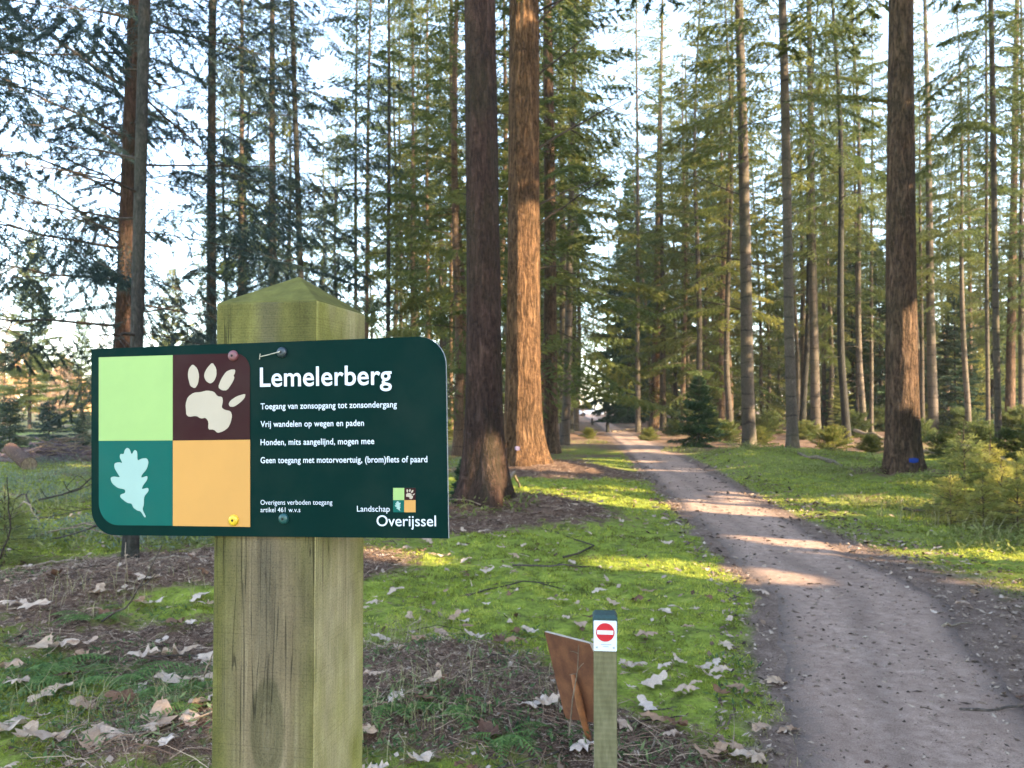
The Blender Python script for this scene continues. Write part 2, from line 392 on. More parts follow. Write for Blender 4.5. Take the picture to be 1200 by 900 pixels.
# ------------------------------------------------------------------ mesh helpers
class MB:
    """collects vertices, polygons, material slots and a per-face tint; build() links them as one mesh object"""
    def __init__(s): s.v, s.f, s.m, s.t, s.n = [], [], [], [], 0
    def add(s, verts, faces, mi=0, tint=.5):
        verts = np.asarray(verts, float)
        s.v.append(verts)
        for f in faces:
            s.f.append([int(i)+s.n for i in f]); s.m.append(mi); s.t.append(tint)
        s.n += len(verts)
    def tris(s, V, mi=0, tint=None):                       # V: (n,3,3)
        k = len(V)
        s.v.append(V.reshape(-1, 3))
        idx = (np.arange(k*3).reshape(k, 3) + s.n).tolist()
        s.f += idx; s.m += [mi]*k
        s.t += (tint.tolist() if tint is not None else [.5]*k)
        s.n += 3*k
    def box(s, lo, hi, mi=0):
        (a, b, c), (d, e, f) = lo, hi
        s.add([(a,b,c),(d,b,c),(d,e,c),(a,e,c),(a,b,f),(d,b,f),(d,e,f),(a,e,f)],
              [(0,3,2,1),(4,5,6,7),(0,1,5,4),(1,2,6,5),(2,3,7,6),(3,0,4,7)], mi)
    def tube(s, pts, radii, seg=5, mi=0, tint=.5, cap=True):
        pts = np.asarray(pts, float); n = len(pts)
        d = np.gradient(pts, axis=0); d /= np.linalg.norm(d, axis=1)[:, None] + 1e-9
        up = np.array([0, 0, 1.0]) if abs(d[0][2]) < .9 else np.array([1.0, 0, 0])
        a = np.cross(d, up); a /= np.linalg.norm(a, axis=1)[:, None] + 1e-9
        b = np.cross(d, a)
        th = np.linspace(0, 2*np.pi, seg, endpoint=False)
        V = pts[:, None, :] + np.asarray(radii)[:, None, None]*(a[:, None, :]*np.cos(th)[None, :, None] + b[:, None, :]*np.sin(th)[None, :, None])
        F = []
        for i in range(n-1):
            for j in range(seg):
                k = (j+1) % seg
                F.append((i*seg+j, (i+1)*seg+j, (i+1)*seg+k, i*seg+k))
        if cap:
            F.append(tuple(range(seg))); F.append(tuple((n-1)*seg+j for j in reversed(range(seg))))
        s.add(V.reshape(-1, 3), F, mi, tint)
    def mesh(s, name, mats, smooth=False):
        me = bpy.data.meshes.new(name)
        V = np.concatenate(s.v) if s.v else np.zeros((0, 3))
        me.from_pydata(V.tolist() if len(V) < 3000 else V, [], s.f)
        for m in mats: me.materials.append(m)
        if len(mats) > 1: me.polygons.foreach_set('material_index', np.array(s.m, np.int32))
        at = me.attributes.new('tint', 'FLOAT', 'FACE'); at.data.foreach_set('value', np.array(s.t, np.float32))
        if smooth: me.polygons.foreach_set('use_smooth', np.ones(len(s.f), bool))
        me.update()
        return me
    def build(s, name, mats, parent=None, smooth=False, **kw):
        if not isinstance(mats, (list, tuple)): mats = [mats]
        return link(name, s.mesh(name, mats, smooth), parent, **kw)
def link(name, me, parent=None, label=None, cat=None, group=None, kind=None):
    o = bpy.data.objects.new(name, me); COL.objects.link(o)
    if parent is not None: o.parent = parent
    return tag(o, label, cat, group, kind)
def tag(o, label=None, cat=None, group=None, kind=None):
    for k, v in (('label', label), ('category', cat), ('group', group), ('kind', kind)):
        if v: o[k] = v
    return o
def thing(name, label, cat, loc=(0, 0, 0), rz=0.0, group=None):
    o = bpy.data.objects.new(name, None); COL.objects.link(o)
    o.empty_display_size = .2
    o.location = loc; o.rotation_euler = (0, 0, rz)
    return tag(o, label, cat, group)
def copy_tree(o, loc, rz, scale=1.0, label=None, group=None):
    r = o.copy(); COL.objects.link(r)
    r.location, r.rotation_euler, r.scale = loc, (0, 0, rz), (scale,)*3
    if label: r['label'] = label
    if group: r['group'] = group
    for ch in o.children:
        c = ch.copy(); COL.objects.link(c); c.parent = r
    return r
def bevel(o, w, seg=2):
    b = o.modifiers.new('bevel', 'BEVEL'); b.width, b.segments, b.limit_method = w, seg, 'ANGLE'
    return o

# ------------------------------------------------------------------ the lie of the land
PY = np.array([-20, -5, 0, 3, 5.7, 10.4, 17.6, 30, 57.6, 127, 160, 400.])
PL = np.array([-6.4, -1.5, .18, 1.11, 1.90, 2.33, 2.98, 4.15, 6.5, 11.9, 15, 38.])
PR = np.array([-4.9, -.1, 1.35, 2.2, 3.10, 3.52, 4.40, 5.55, 7.75, 13.4, 16.5, 40.])
def path_lr(y): return np.interp(y, PY, PL), np.interp(y, PY, PR)
MOUNDS = [(-.30, 10.2, 1.0, .16), (.55, 10.0, .9, .10), (.35, 16.6, 1.5, .22), (1.3, 16.0, 1.1, .10), (7.7, 15.3, 1.2, .14),
          (-1.9, 6.2, .9, .12), (-3.2, 5.8, 1.0, .16), (-.35, 3.95, .55, .09), (-1.1, 3.3, .5, .07), (5.5, 18.5, 1.6, .25), (7.0, 21, 2.2, .30)]
def height(x, y):
    x, y = np.asarray(x, float), np.asarray(y, float)
    L, R = path_lr(y)
    dp = np.maximum(np.maximum(L - x, x - R), 0)
    off = sstep(0, 1.2, dp)
    near = 1/(1+(np.abs(y)/40)**2)
    h = off*(.026*(fbm(x*14, y*14, 27, 2)-.5)*near + .16*(fbm(x*.35, y*.35, 3, 3)-.5) + .075*(fbm(x*1.7, y*1.7, 9, 3)-.5)*near + .085*(fbm(x*5.5, y*5.5, 17, 3)-.5)*near)
    h += (1-off)*.02*(fbm(x*1.2, y*.9, 5, 3)-.5)
    h += .03*off
    for mx, my, r, a in MOUNDS:
        h = h + a*np.exp(-((x-mx)**2+(y-my)**2)/(r*r))*off
    h = h + .45*sstep(60, 130, y) * 0
    return h
def H(x, y): return float(height(np.array([x]), np.array([y]))[0])
LITTER = [(-.3, 10, 1.0, .8), (.7, 9.7, .7, .45), (.5, 16.5, 1.7, 1.0), (1.6, 15.9, 1.3, .8), (-.40, 3.9, .50, .8), (.05, 3.5, .5, .5), (-2.6, 6.0, 1.5, 1.0), (-1.6, 6.9, .8, .7), (-1.7, 4.3, 1.0, .30), (-2.25, 5.3, .45, -.9), (-.75, 6.0, .55, -.4), (-2.4, 3.6, .4, -.5), (-1.35, 3.7, .3, -.5),
          (-1.2, 3.3, .8, .45), (.55, 3.05, .38, .65), (-.75, 9.0, .7, .45), (1.5, 20, 1.0, .5), (7.8, 15.4, 1.0, .55), (5.8, 12.0, 1.1, .35), (2.5, 22.5, .9, .5)]
def masks(x, y):
    L, R = path_lr(y)
    lit = .22 + .45*(fbm(x*.22, y*.22, 31, 3)-.5)
    lit = lit + .55*sstep(14, 30, y)*(x > 0) + .30*sstep(12, 24, y)*(x < 0)
    lit = lit - .34*np.exp(-((x-.4)/1.7)**2-((y-6.3)/2.6)**2) - .35*np.exp(-((x-4.3)/1.4)**2-((y-8)/2.2)**2) - .25*np.exp(-((x-2.4)/1.2)**2-((y-22)/9)**2) - .02*np.exp(-((x+5)/3)**2-((y-9.5)/2.0)**2)
    for mx, my, r, a in LITTER:
        lit = lit + a*np.exp(-((x-mx)**2+(y-my)**2)/(r*r))
    ws = np.interp(y, [0, 3, 5.5, 7.5, 10, 30], [2.2, 1.7, .9, .45, .25, .3])
    dl, dr = L - x, x - R
    dirt = np.where(dr > 0, 1.05 - dr/ws*.62, np.where(dl > 0, 1.0 - dl/.20*.6 + .9*(fbm(x*3.1, y*3.1, 71, 3)-.5), 1.1))
    dirt = np.clip(dirt, 0, 1.1)
    dry = sstep(5, 9, y)*np.exp(-((x-4.6)/2.5)**2)*.9 + .25
    return np.clip(lit, 0, 1.2), dirt, np.clip(dry, 0, 1)
def axis(parts):
    return np.unique(np.concatenate([np.arange(a, b, s) for a, b, s in parts]).round(4))
gx = axis([(-420, -120, 30), (-120, -40, 5), (-40, -14, .8), (-14, -5, .14), (-5, 6, .05), (6, 15, .14), (15, 45, .8), (45, 120, 5), (120, 421, 30)])
gy = axis([(-80, -10, 5), (-10, 1, .4), (1, 2.2, .1), (2.2, 9, .05), (9, 20, .10), (20, 40, .25), (40, 80, 1), (80, 160, 4), (160, 620, 20)])
X, Y = np.meshgrid(gx, gy)
Z = height(X, Y)
nx, ny = len(gx), len(gy)
idx = np.arange(nx*ny).reshape(ny, nx)
F = np.stack([idx[:-1, :-1], idx[:-1, 1:], idx[1:, 1:], idx[1:, :-1]], -1).reshape(-1, 4)
me = bpy.data.meshes.new('ground')
me.from_pydata(np.stack([X, Y, Z], -1).reshape(-1, 3), [], F)
for nm, v in zip(('litter', 'dirt', 'dry'), masks(X, Y)):
    me.attributes.new(nm, 'FLOAT', 'POINT').data.foreach_set('value', v.reshape(-1).astype(np.float32))
me.polygons.foreach_set('use_smooth', np.ones(len(F), bool))
me.materials.append(M['ground'])
link('ground', me, kind='structure', label='mossy forest floor with needle litter under the conifers', cat='ground')
# the trodden path: a sheet a few millimetres above the floor, with ragged edges
yy = axis([(-12, 1, .5), (1, 12, .06), (12, 30, .2), (30, 80, 1), (80, 160, 4)])
ss = np.linspace(0, 1, 34)
L, R = path_lr(yy)
jl = .22*(fbm(yy*1.3, yy*0+2.5, 41, 4)-.5); jr = .28*(fbm(yy*1.1, yy*0+7.5, 43, 4)-.5)
PXX = (L+jl)[:, None]*(1-ss) + (R+jr)[:, None]*ss
PYY = np.repeat(yy[:, None], len(ss), 1)
e = np.minimum(ss, 1-ss)
PZ = height(PXX, PYY) + .012*sstep(0, .10, e)[None, :] + .07*sstep(35, 75, yy)[:, None] - .006*(e == 0)[None, :] + .010*(fbm(PXX*9, PYY*6, 51, 3)-.5) + .004
me = bpy.data.meshes.new('path')
idx = np.arange(PXX.size).reshape(PXX.shape)
F = np.stack([idx[:-1, :-1], idx[:-1, 1:], idx[1:, 1:], idx[1:, :-1]], -1).reshape(-1, 4)
me.from_pydata(np.stack([PXX, PYY, PZ], -1).reshape(-1, 3), [], F)
lane = np.repeat((1-2*e)[None, :], len(yy), 0)
me.attributes.new('lane', 'FLOAT', 'POINT').data.foreach_set('value', lane.reshape(-1).astype(np.float32))
me.attributes.new('across', 'FLOAT', 'POINT').data.foreach_set('value', (np.repeat(ss[None, :], len(yy), 0)+.06*np.sin(yy*.8)[:, None]).reshape(-1).astype(np.float32))
me.polygons.foreach_set('use_smooth', np.ones(len(F), bool))
me.materials.append(M['path'])
link('path', me, kind='structure', label='trodden sandy footpath leading into the forest', cat='path')
# ------------------------------------------------------------------ the information sign on its big wooden post
DL, DR = 1.05, .945
TL, TR, BL = W(107, 409, DL), W(522, 393.3, DR), W(107, 627, DL)
U = (TR-TL); SW = float(np.linalg.norm(U)); U /= SW
VV = TL-BL; VV -= U*VV.dot(U); VV /= np.linalg.norm(VV)
NN = np.cross(U, VV)
ORG = TL
def uv(px, py):                                   # photograph pixel -> sign plane
    r = ray(px, py); c = np.array([0, 0, CAM_H])
    p = c + r*((ORG-c).dot(NN)/r.dot(NN)) - ORG
    return (float(p.dot(U)), float(p.dot(VV)))
ang = math.atan2(U[1], U[0])
pc0 = ORG + U*((uv(250, 500)[0]+uv(369, 500)[0])/2)
PW = uv(369, 500)[0]-uv(250, 500)[0]
bx, by = -math.sin(ang), math.cos(ang)           # into the post
base = (pc0[0]+bx*(PW/2+.007), pc0[1]+by*(PW/2+.007))
sp = thing('sign_post', 'thick square wooden post with a dark green lettered board screwed to it', 'sign post', (base[0], base[1], -.02), ang)
hw = PW/2; hb = PW*.60                           # the post is a little deeper than it is wide
top = 1.4 + .138 + .02
v = [(-hw,-hw,0),(hw,-hw,0),(hw,hb,0),(-hw,hb,0),(-hw,-hw,top),(hw,-hw,top),(hw,hb,top),(-hw,hb,top),(0.004,.01,top+.047)]
pm2 = MB(); pm2.v = [np.array(v, float)]; pm2.n = 9
pm2.f = [[0,1,5,4],[1,2,6,5],[2,3,7,6],[3,0,4,7],[4,5,8],[5,6,8],[6,7,8],[7,4,8]]; pm2.m = [0,1,1,1,2,2,2,2]; pm2.t = [.5]*8
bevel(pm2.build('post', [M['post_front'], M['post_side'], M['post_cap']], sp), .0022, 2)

Msign = Matrix(((U[0], VV[0], NN[0], ORG[0]), (U[1], VV[1], NN[1], ORG[1]), (U[2], VV[2], NN[2], ORG[2]), (0, 0, 0, 1)))
def rounded(pts, rad, n=10):
    """polygon with the corner k rounded by rad[k]"""
    out = []
    N = len(pts)
    for k in range(N):
        p, a, b = np.array(pts[k]), np.array(pts[k-1]), np.array(pts[(k+1) % N])
        r = rad[k]
        if r <= 0: out.append(tuple(p)); continue
        d1, d2 = (a-p)/np.linalg.norm(a-p), (b-p)/np.linalg.norm(b-p)
        for i in range(n+1):
            s = math.pi/2*i/n
            out.append(tuple(p + d1*r*(1-math.sin(s)) + d2*r*(1-math.cos(s))))
    return out
def plate(name, pts, z0, z1, mats, parent, bev=0, side=None):
    mb = MB(); n = len(pts)
    v = [(p[0], p[1], z0) for p in pts] + [(p[0], p[1], z1) for p in pts]
    area = sum(pts[i][0]*pts[(i+1) % n][1]-pts[(i+1) % n][0]*pts[i][1] for i in range(n))
    order = list(range(n)) if area > 0 else list(range(n))[::-1]
    mb.v = [np.array(v, float)]; mb.n = 2*n
    mb.f = [[n+i for i in order], [i for i in reversed(order)]]; mb.m = [0, 0]
    for a in range(n):
        i, j = order[a], order[(a+1) % n]
        mb.f.append([i, j, n+j, n+i]); mb.m.append(1 if side else 0)
    mb.t = [.5]*len(mb.f)
    return mb.build(name, [mats] + ([side] if side else []), parent)
SHT = float((TL-BL).dot(VV))
SHr = -uv(522, 631)[1]
panel = plate('sign_panel', rounded([(0, -SHT), (SW, -SHr), (SW, 0), (0, 0)], [.036, 0, .036, 0], 14), -.004, 0, M['sign_green'], sp, side=M['sign_edge'])
panel.matrix_parent_inverse = Matrix()
bpy.context.view_layer.update()
panel.matrix_basis = sp.matrix_world.inverted() @ Msign
bpy.context.view_layer.update()
def quad(x0, y0, x1, y1): return [uv(x0, y1), uv(x1, y1), uv(x1, y0), uv(x0, y0)]
def px_quad(pts): return [uv(*p) for p in pts]
plate('colour_square', px_quad([(116.2, 516.6), (202.7, 516.1), (202.7, 416.2), (116.2, 418.8)]), .0003, .0008, M['sign_lime'], panel)
plate('colour_square', rounded(px_quad([(203.0, 516.1), (293.2, 514.9), (293.2, 413.6), (203.0, 416.0)]), [0, 0, .022, 0]), .0003, .0008, M['sign_maroon'], panel)
plate('colour_square', rounded(px_quad([(116.2, 615.3), (202.7, 615.9), (202.7, 516.3), (116.2, 516.8)]), [.030, 0, 0, 0]), .0003, .0008, M['sign_teal'], panel)
plate('colour_square', px_quad([(203.0, 616.2), (293.4, 617.4), (293.4, 515.2), (203.0, 516.3)]), .0003, .0008, M['sign_orange'], panel)
PAW = [[(435,170),(440,150),(455,132),(475,150),(483,180),(478,215),(465,235),(445,225),(440,205),(436,190)],
 [(505,170),(515,150),(538,124),(555,150),(556,180),(545,205),(530,215),(512,205),(503,185)],
 [(562,230),(575,195),(595,165),(615,155),(635,155),(633,172),(627,180),(632,190),(620,215),(600,243),(578,243)],
 [(606,300),(615,285),(640,268),(678,256),(675,275),(655,295),(630,312),(612,312)],
 [(427,330),(425,300),(435,270),(460,252),(490,250),(515,243),(545,248),(560,268),(580,270),(583,290),(577,315),(590,325),(615,330),(622,350),(615,380),(605,400),(585,415),(560,423),(545,408),(520,408),(522,375),(510,358),(490,362),(470,350),(440,355),(428,345)]]
LEAF = [(178,484),(190,490),(198,515),(210,492),(222,500),(222,540),(240,530),(262,528),(270,545),(262,575),(240,600),(238,612),(265,602),(264,620),(245,645),(240,660),(268,652),(270,668),(250,690),(250,725),(243,745),(259,775),(253,780),(236,752),(222,750),(205,738),(198,720),(180,718),(150,695),(150,682),(172,675),(170,660),(140,655),(115,635),(108,612),(120,605),(150,610),(140,595),(125,570),(125,550),(145,545),(160,550),(147,525),(150,510),(165,512),(168,495)]
def smooth_poly(P, it=2):
    P = np.array(P, float)
    for _ in range(it):
        Q = np.roll(P, -1, 0)
        P = np.stack([.8*P+.2*Q, .2*P+.8*Q], 1).reshape(-1, 2)
    return P
def flat(name, polys, z, m, parent, th=.0004):
    mb = MB()
    for P in polys:
        n = len(P); a = sum(P[i][0]*P[(i+1) % n][1]-P[(i+1) % n][0]*P[i][1] for i in range(n))
        f = list(range(n)) if a > 0 else list(range(n))[::-1]
        mb.add([(p[0], p[1], z) for p in P], [f])
    return mb.build(name, m, parent)
zp = lambda P, x0=100, y0=390, s=3.6: [uv(x0+p[0]/s, y0+p[1]/s) for p in P]
flat('paw_print', [zp(smooth_poly(P, 1)) for P in PAW], .0012, M['sign_beige'], panel)
flat('oak_leaf', [zp(smooth_poly(LEAF))], .0012, M['sign_aqua'], panel)
# the small emblem, the same marks again
q0, q1, q2 = 460.9, 474.0, 487.3
r0, r1, r2 = 571.7, 586.0, 600.2
logo = flat('emblem', [px_quad([(q0, r2), (q2, r2+.2), (q2, r0-.3), (q0, r0)])], .0004, M['sign_teal'], panel)
def re(P, src, dst):
    (a, b, c, d), (e, f, g, h) = src, dst
    return [uv(e+(p[0]-a)/(c-a)*(g-e), f+(p[1]-b)/(d-b)*(h-f)) for p in P]
logo_parts = [('emblem_square', [px_quad([(q0, r1), (q1, r1), (q1, r0), (q0, r0)])], 'sign_lime', .0007),
              ('emblem_square', [px_quad([(q1, r1), (q2, r1), (q2, r0-.2), (q1, r0)])], 'sign_maroon', .0007),
              ('emblem_square', [px_quad([(q0, r2), (q1, r2), (q1, r1), (q0, r1)])], 'sign_teal', .0007),
              ('emblem_square', [px_quad([(q1, r2), (q2, r2), (q2, r1), (q1, r1)])], 'sign_orange', .0007),
              ('emblem_paw', [re(P, (372, 100, 694, 450), (q1, r0, q2, r1)) for P in PAW], 'sign_beige', .0010),
              ('emblem_leaf', [re(LEAF, (58, 457, 370, 812), (q0, r1, q1, r2))], 'sign_aqua', .0010)]
for n_, P, m_, z_ in logo_parts: flat(n_, P, z_, M[m_], panel)
def lettering(name, s, x0, y0, x1, y1, bold, z=.0013, cap='T', m='sign_white', space=1.0):
    """s set so that it runs from pixel (x0,y0) to (x1,y1) along its baseline; cap = (height in px of a capital)"""
    cu = bpy.data.curves.new(name, 'FONT'); cu.body = s; cu.size = 1.0; cu.offset = bold; cu.space_character = space
    cu.resolution_u = 6
    tmp = bpy.data.objects.new('tmp', cu); COL.objects.link(tmp)
    dg = bpy.context.evaluated_depsgraph_get()
    me = bpy.data.meshes.new_from_object(tmp.evaluated_get(dg))
    bpy.data.objects.remove(tmp)
    co = np.empty(len(me.vertices)*3); me.vertices.foreach_get('co', co); co = co.reshape(-1, 3)
    a, b = np.array(uv(x0, y0)), np.array(uv(x1, y1))
    xr = (co[:, 0]-co[:, 0].min())/(co[:, 0].max()-co[:, 0].min())
    P = a + xr[:, None]*(b-a)
    capf = .73
    hh = cap/ FPX * (DL*.5+DR*.5) / capf
    co2 = np.stack([P[:, 0], P[:, 1] + co[:, 1]*hh, np.full(len(co), z)], -1)
    me.vertices.foreach_set('co', co2.reshape(-1)); me.materials.clear(); me.materials.append(M[m]); me.update()
    return link(name, me, panel)
lettering('title_lettering', 'Lemelerberg', 305.3, 453.0, 459.5, 450.3, .014, cap=23.2, space=1.03)
for s, a, b, c, d in (('Toegang van zonsopgang tot zonsondergang', 306, 479.6, 465.5, 477.2), ('Vrij wandelen op wegen en paden', 306, 500.4, 427, 498.9),
                      ('Honden, mits aangelijnd, mogen mee', 306, 521.6, 439, 520.2), ('Geen toegang met motorvoertuig, (brom)fiets of paard', 306, 542.6, 501.2, 541.5)):
    lettering('rule_lettering', s, a, b, c, d, .012, cap=7.3, space=1.04)
lettering('notice_lettering', 'Overigens verboden toegang', 306, 591.3, 390, 591.2, .0, cap=5.8, space=1.04)
lettering('notice_lettering', 'artikel 461 w.v.s', 306, 600.0, 352.5, 600.0, .0, cap=5.8, space=1.04)
lettering('small_name_lettering', 'Landschap', 418.9, 599.3, 457.2, 599.5, .0, cap=6.9)
lettering('large_name_lettering', 'Overijssel', 441.9, 616.2, 511.4, 616.5, .004, cap=12.6)
def disc(mb, c, r, z0, z1, seg=20, dome=0, mi=0):
    th = np.linspace(0, 2*np.pi, seg, endpoint=False)
    prof = [(r, z0), (r, z0+(z1-z0)*.4), (r*.8, z0+(z1-z0)*.85), (r*.45, z1), (.3*r, z1)]
    V, F = [], []
    for rr, z in prof: V += [(c[0]+rr*math.cos(a), c[1]+rr*math.sin(a), z) for a in th]
    for k in range(len(prof)-1):
        for j in range(seg): F.append((k*seg+j, k*seg+(j+1) % seg, (k+1)*seg+(j+1) % seg, (k+1)*seg+j))
    F.append(tuple((len(prof)-1)*seg+j for j in range(seg)))
    mb.add(V, F, mi)
def star(mb, c, r, z, mi):
    V = [(c[0]+(r if k % 2 == 0 else r*.6)*math.cos(k*math.pi/6), c[1]+(r if k % 2 == 0 else r*.6)*math.sin(k*math.pi/6), z) for k in range(12)]
    mb.add(V, [tuple(range(12))], mi)
for (px, py, r, m_, lb) in ((273.9, 417, 6.4, 'screw_red', 'dull red screw at the top of the maroon square'), (331, 413, 6.4, 'screw_dark', 'dark blue black screw above the title'),
                            (274.4, 609.4, 6.6, 'screw_yellow', 'yellow screw at the foot of the orange square'), (333, 607.8, 6.2, 'screw_green', 'dark green screw below the small print')):
    mb = MB(); c = uv(px, py)
    disc(mb, c, r/FPX, .0005, .0045); star(mb, c, r*.28/FPX, .0048, 1)
    mb.build('screw', [M[m_], M['black']], panel, smooth=True, label=lb)
mb = MB(); a, b = uv(331, 412), uv(307, 418.3)
mb.tube([(a[0], a[1], .004), ((a[0]+b[0])/2, (a[1]+b[1])/2-.001, .008), (b[0], b[1], .005)], [.0006]*3, 5)
mb.tube([(b[0]-.0006, b[1]-.0035, .005), (b[0]+.0004, b[1]+.004, .005)], [.0005]*2, 5)
mb.build('wire_loop', M['wire'], panel)

# ------------------------------------------------------------------ marker post with the small no-entry plate
dM = 2.72
pT = W(710.5, 722, dM)
mw = 27.2/FPX*dM
zt = float(W(710, 727, dM)[2])
aM = -.10
mp = thing('marker_post', 'low grooved wooden post with a small red and white no-entry plate', 'marker post', (pT[0], pT[1]+mw/2, -.05), aM)
mb = MB(); hwm = mw/2*.985; mb.box((-hwm, -hwm, 0), (hwm, hwm, zt+.05))
bevel(mb.build('post', M['marker'], mp), .004, 2)
mb = MB(); e = hwm+.003
v = [(-e,-e,zt+.005),(e,-e,zt+.005),(e,e,zt+.005),(-e,e,zt+.005),(-e,-e,zt+.056),(e,-e,zt+.056),(e,e,zt+.056),(-e,e,zt+.056),(-e*.8,-e*.8,zt+.066),(e*.8,-e*.8,zt+.066),(e*.8,e*.8,zt+.066),(-e*.8,e*.8,zt+.066)]
mb.add(v, [(0,1,5,4),(1,2,6,5),(2,3,7,6),(3,0,4,7),(4,5,9,8),(5,6,10,9),(6,7,11,10),(7,4,8,11),(8,9,10,11)])
mb.build('cap', M['cap_green'], mp)
def plate_xz(name, pts, y0, y1, m, parent):
    mb = MB(); n = len(pts)
    v = [(p[0], y0, p[1]) for p in pts]+[(p[0], y1, p[1]) for p in pts]
    mb.add(v, [tuple(range(n)), tuple(range(2*n-1, n-1, -1))] + [(i, n+i, n+(i+1) % n, (i+1) % n) for i in range(n)])
    return mb.build(name, m, parent)
s = dM/FPX
zc = lambda py: float(W(710, py, dM)[2])+.05
pl = plate_xz('plate', rounded([(-13.3*s, zc(762.5)), (13.3*s, zc(762.5)), (13.3*s, zc(727)), (-13.3*s, zc(727))], [.004]*4, 4), -e-.003, -e-.0005, M['white_plate'], mp)
zr = zc(740.5)
plate_xz('red_disc', [(10.7*s*math.cos(a), zr+10.7*s*math.sin(a)) for a in np.linspace(0, 2*np.pi, 40, endpoint=False)], -e-.0042, -e-.0032, M['red'], pl)
plate_xz('white_bar', [(-9.3*s, zr-2.3*s), (9.3*s, zr-2.3*s), (9.3*s, zr+2.3*s), (-9.3*s, zr+2.3*s)], -e-.0052, -e-.0044, M['white_plate'], pl)
mb = MB()
for (x0, z0, x1, z1) in ((-5, 754.3, 7, 755.3), (-2.5, 756.7, 4, 757.7), (-11, 757.3, -8.5, 759.5), (8.5, 757.3, 11, 759.5)):
    mb.add([(x0*s, -e-.0034, zc(z1)), (x1*s, -e-.0034, zc(z1)), (x1*s, -e-.0034, zc(z0)), (x0*s, -e-.0034, zc(z0))], [(0, 1, 2, 3)])
mb.build('small_print', M['grey_print'], pl)

# ------------------------------------------------------------------ rusty steel board on a stake, seen from behind
q = [W(637, 741, 3.20), W(692.5, 753.2, 3.02), W(700, 775, 3.00), W(703, 849, 3.06), W(664.5, 841.5, 3.22), W(661, 836, 3.22)]
ctr = G(692, 873)
rb = thing('steel_board', 'tilted rusty brown steel board on a bent stake, seen from behind', 'board', (ctr[0], ctr[1], 0))
q = np.array(q); c0 = q.mean(0)
_, _, vt = np.linalg.svd(q-c0); n = vt[2]
if n[1] > 0: n = -n
q = q - np.outer((q-c0).dot(n), n)
q = q - np.array([ctr[0], ctr[1], 0])
k = len(q)
mb = MB(); V = np.concatenate([q, q - n*.012]); mb.v = [V]; mb.n = 2*k
mb.f = [list(range(k))[::-1], list(range(k, 2*k))] + [[i, (i+1) % k, k+(i+1) % k, k+i] for i in range(k)]
mb.m = [0, 0]+[1]*k; mb.t = [.5]*len(mb.f)
o = mb.build('panel', [M['rust'], M['rust_edge']], rb)
pts = [W(672, 790, 3.10), W(676.5, 808, 3.10), W(681, 828, 3.11), W(686.5, 850, 3.14), W(690, 862, 3.16), W(693.5, 878, 3.17)]
mb = MB(); mb.tube(np.array(pts)-np.array([ctr[0], ctr[1], 0]) + n*.004, [.008, .013, .015, .013, .012, .013], 8)
mb.build('stake', M['rust_stake'], rb, smooth=True)
# ------------------------------------------------------------------ trees
def gen_crown(rng, Ht, zb, Lmax, nb, dens, tl, tw, droop=.10, hang=.35, up=(-15, 35), power=.75, sparse_low=.0, wside=.30, flat_=.5):
    """needle tufts (n,3,3), their tints and the branch axes of one conifer crown"""
    T, TI, BR = [], [], []
    for k in range(nb):
        u = (k + rng.random()) / nb
        if rng.random() < sparse_low*(1-u)**1.5: continue
        z0 = zb + (Ht-.3-zb)*u
        L = Lmax*((1-u)**power*.93+.07)*(.65+.5*rng.random())
        az = k*2.399963 + rng.normal(0, .35)
        el = math.radians(up[0] + (up[1]-up[0])*u + rng.normal(0, 11))
        dr = droop*(1.3-u)
        n = int(dens*L*(L*.55+.6)) + 6
        tint0 = rng.random()*.45
        ca, sa, ce, se = math.cos(az), math.sin(az), math.cos(el), math.sin(el)
        fw = np.array([ca*ce, sa*ce, se]); lt = np.array([-sa, ca, 0.])
        def ax(s):
            return np.stack([ca*ce*s, sa*ce*s, z0+se*s-dr*s*s/max(L, .5)], -1)
        sp = np.linspace(0, L*.97, 5)
        BR.append((ax(sp), L))
        step = .10 + .05*L
        s = np.round((.10+.90*rng.random(n)**.8)*L/step)*step + rng.normal(0, .012, n)
        s = np.clip(s, .05*L, L)
        x = s/L
        w = wside*L*np.minimum(1, x/.30)*np.maximum(1-x, 0)**.7 + .10
        tt = rng.random(n)**.75*w
        side = np.where(rng.random(n) < .5, 1., -1.)
        hg = hang*(.35+1.5*rng.random()**1.4)
        pos = ax(s) + lt*(side*tt*.85)[:, None] + fw*(tt*.5)[:, None]
        pos[:, 2] -= hg*tt + rng.random(n)*.05
        d = lt*(side*.85)[:, None] + fw*.5 + rng.normal(0, flat_, (n, 3))*np.array([1, 1, .7])
        d[:, 2] -= hg
        d /= np.linalg.norm(d, axis=1)[:, None]
        pr = np.cross(d, rng.normal(0, 1, (n, 3))); pr /= np.linalg.norm(pr, axis=1)[:, None]+1e-9
        ln = tl*(.6+.8*rng.random(n)); wd = tw*(.6+.8*rng.random(n))
        T.append(np.stack([pos-pr*wd[:, None]/2, pos+pr*wd[:, None]/2, pos+d*ln[:, None]], 1))
        TI.append(np.clip(tint0 + .35*rng.random(n) + .25*x, 0, 1))
    return np.concatenate(T), np.concatenate(TI), BR
def crown_mb(T, TI, BR, thick=.012):
    mb = MB(); mb.tris(T, 0, TI)
    for P, L in BR:
        mb.tube(P, np.linspace(thick*(.5+.35*L), .004, 5), 3, 1, cap=False)
    return mb
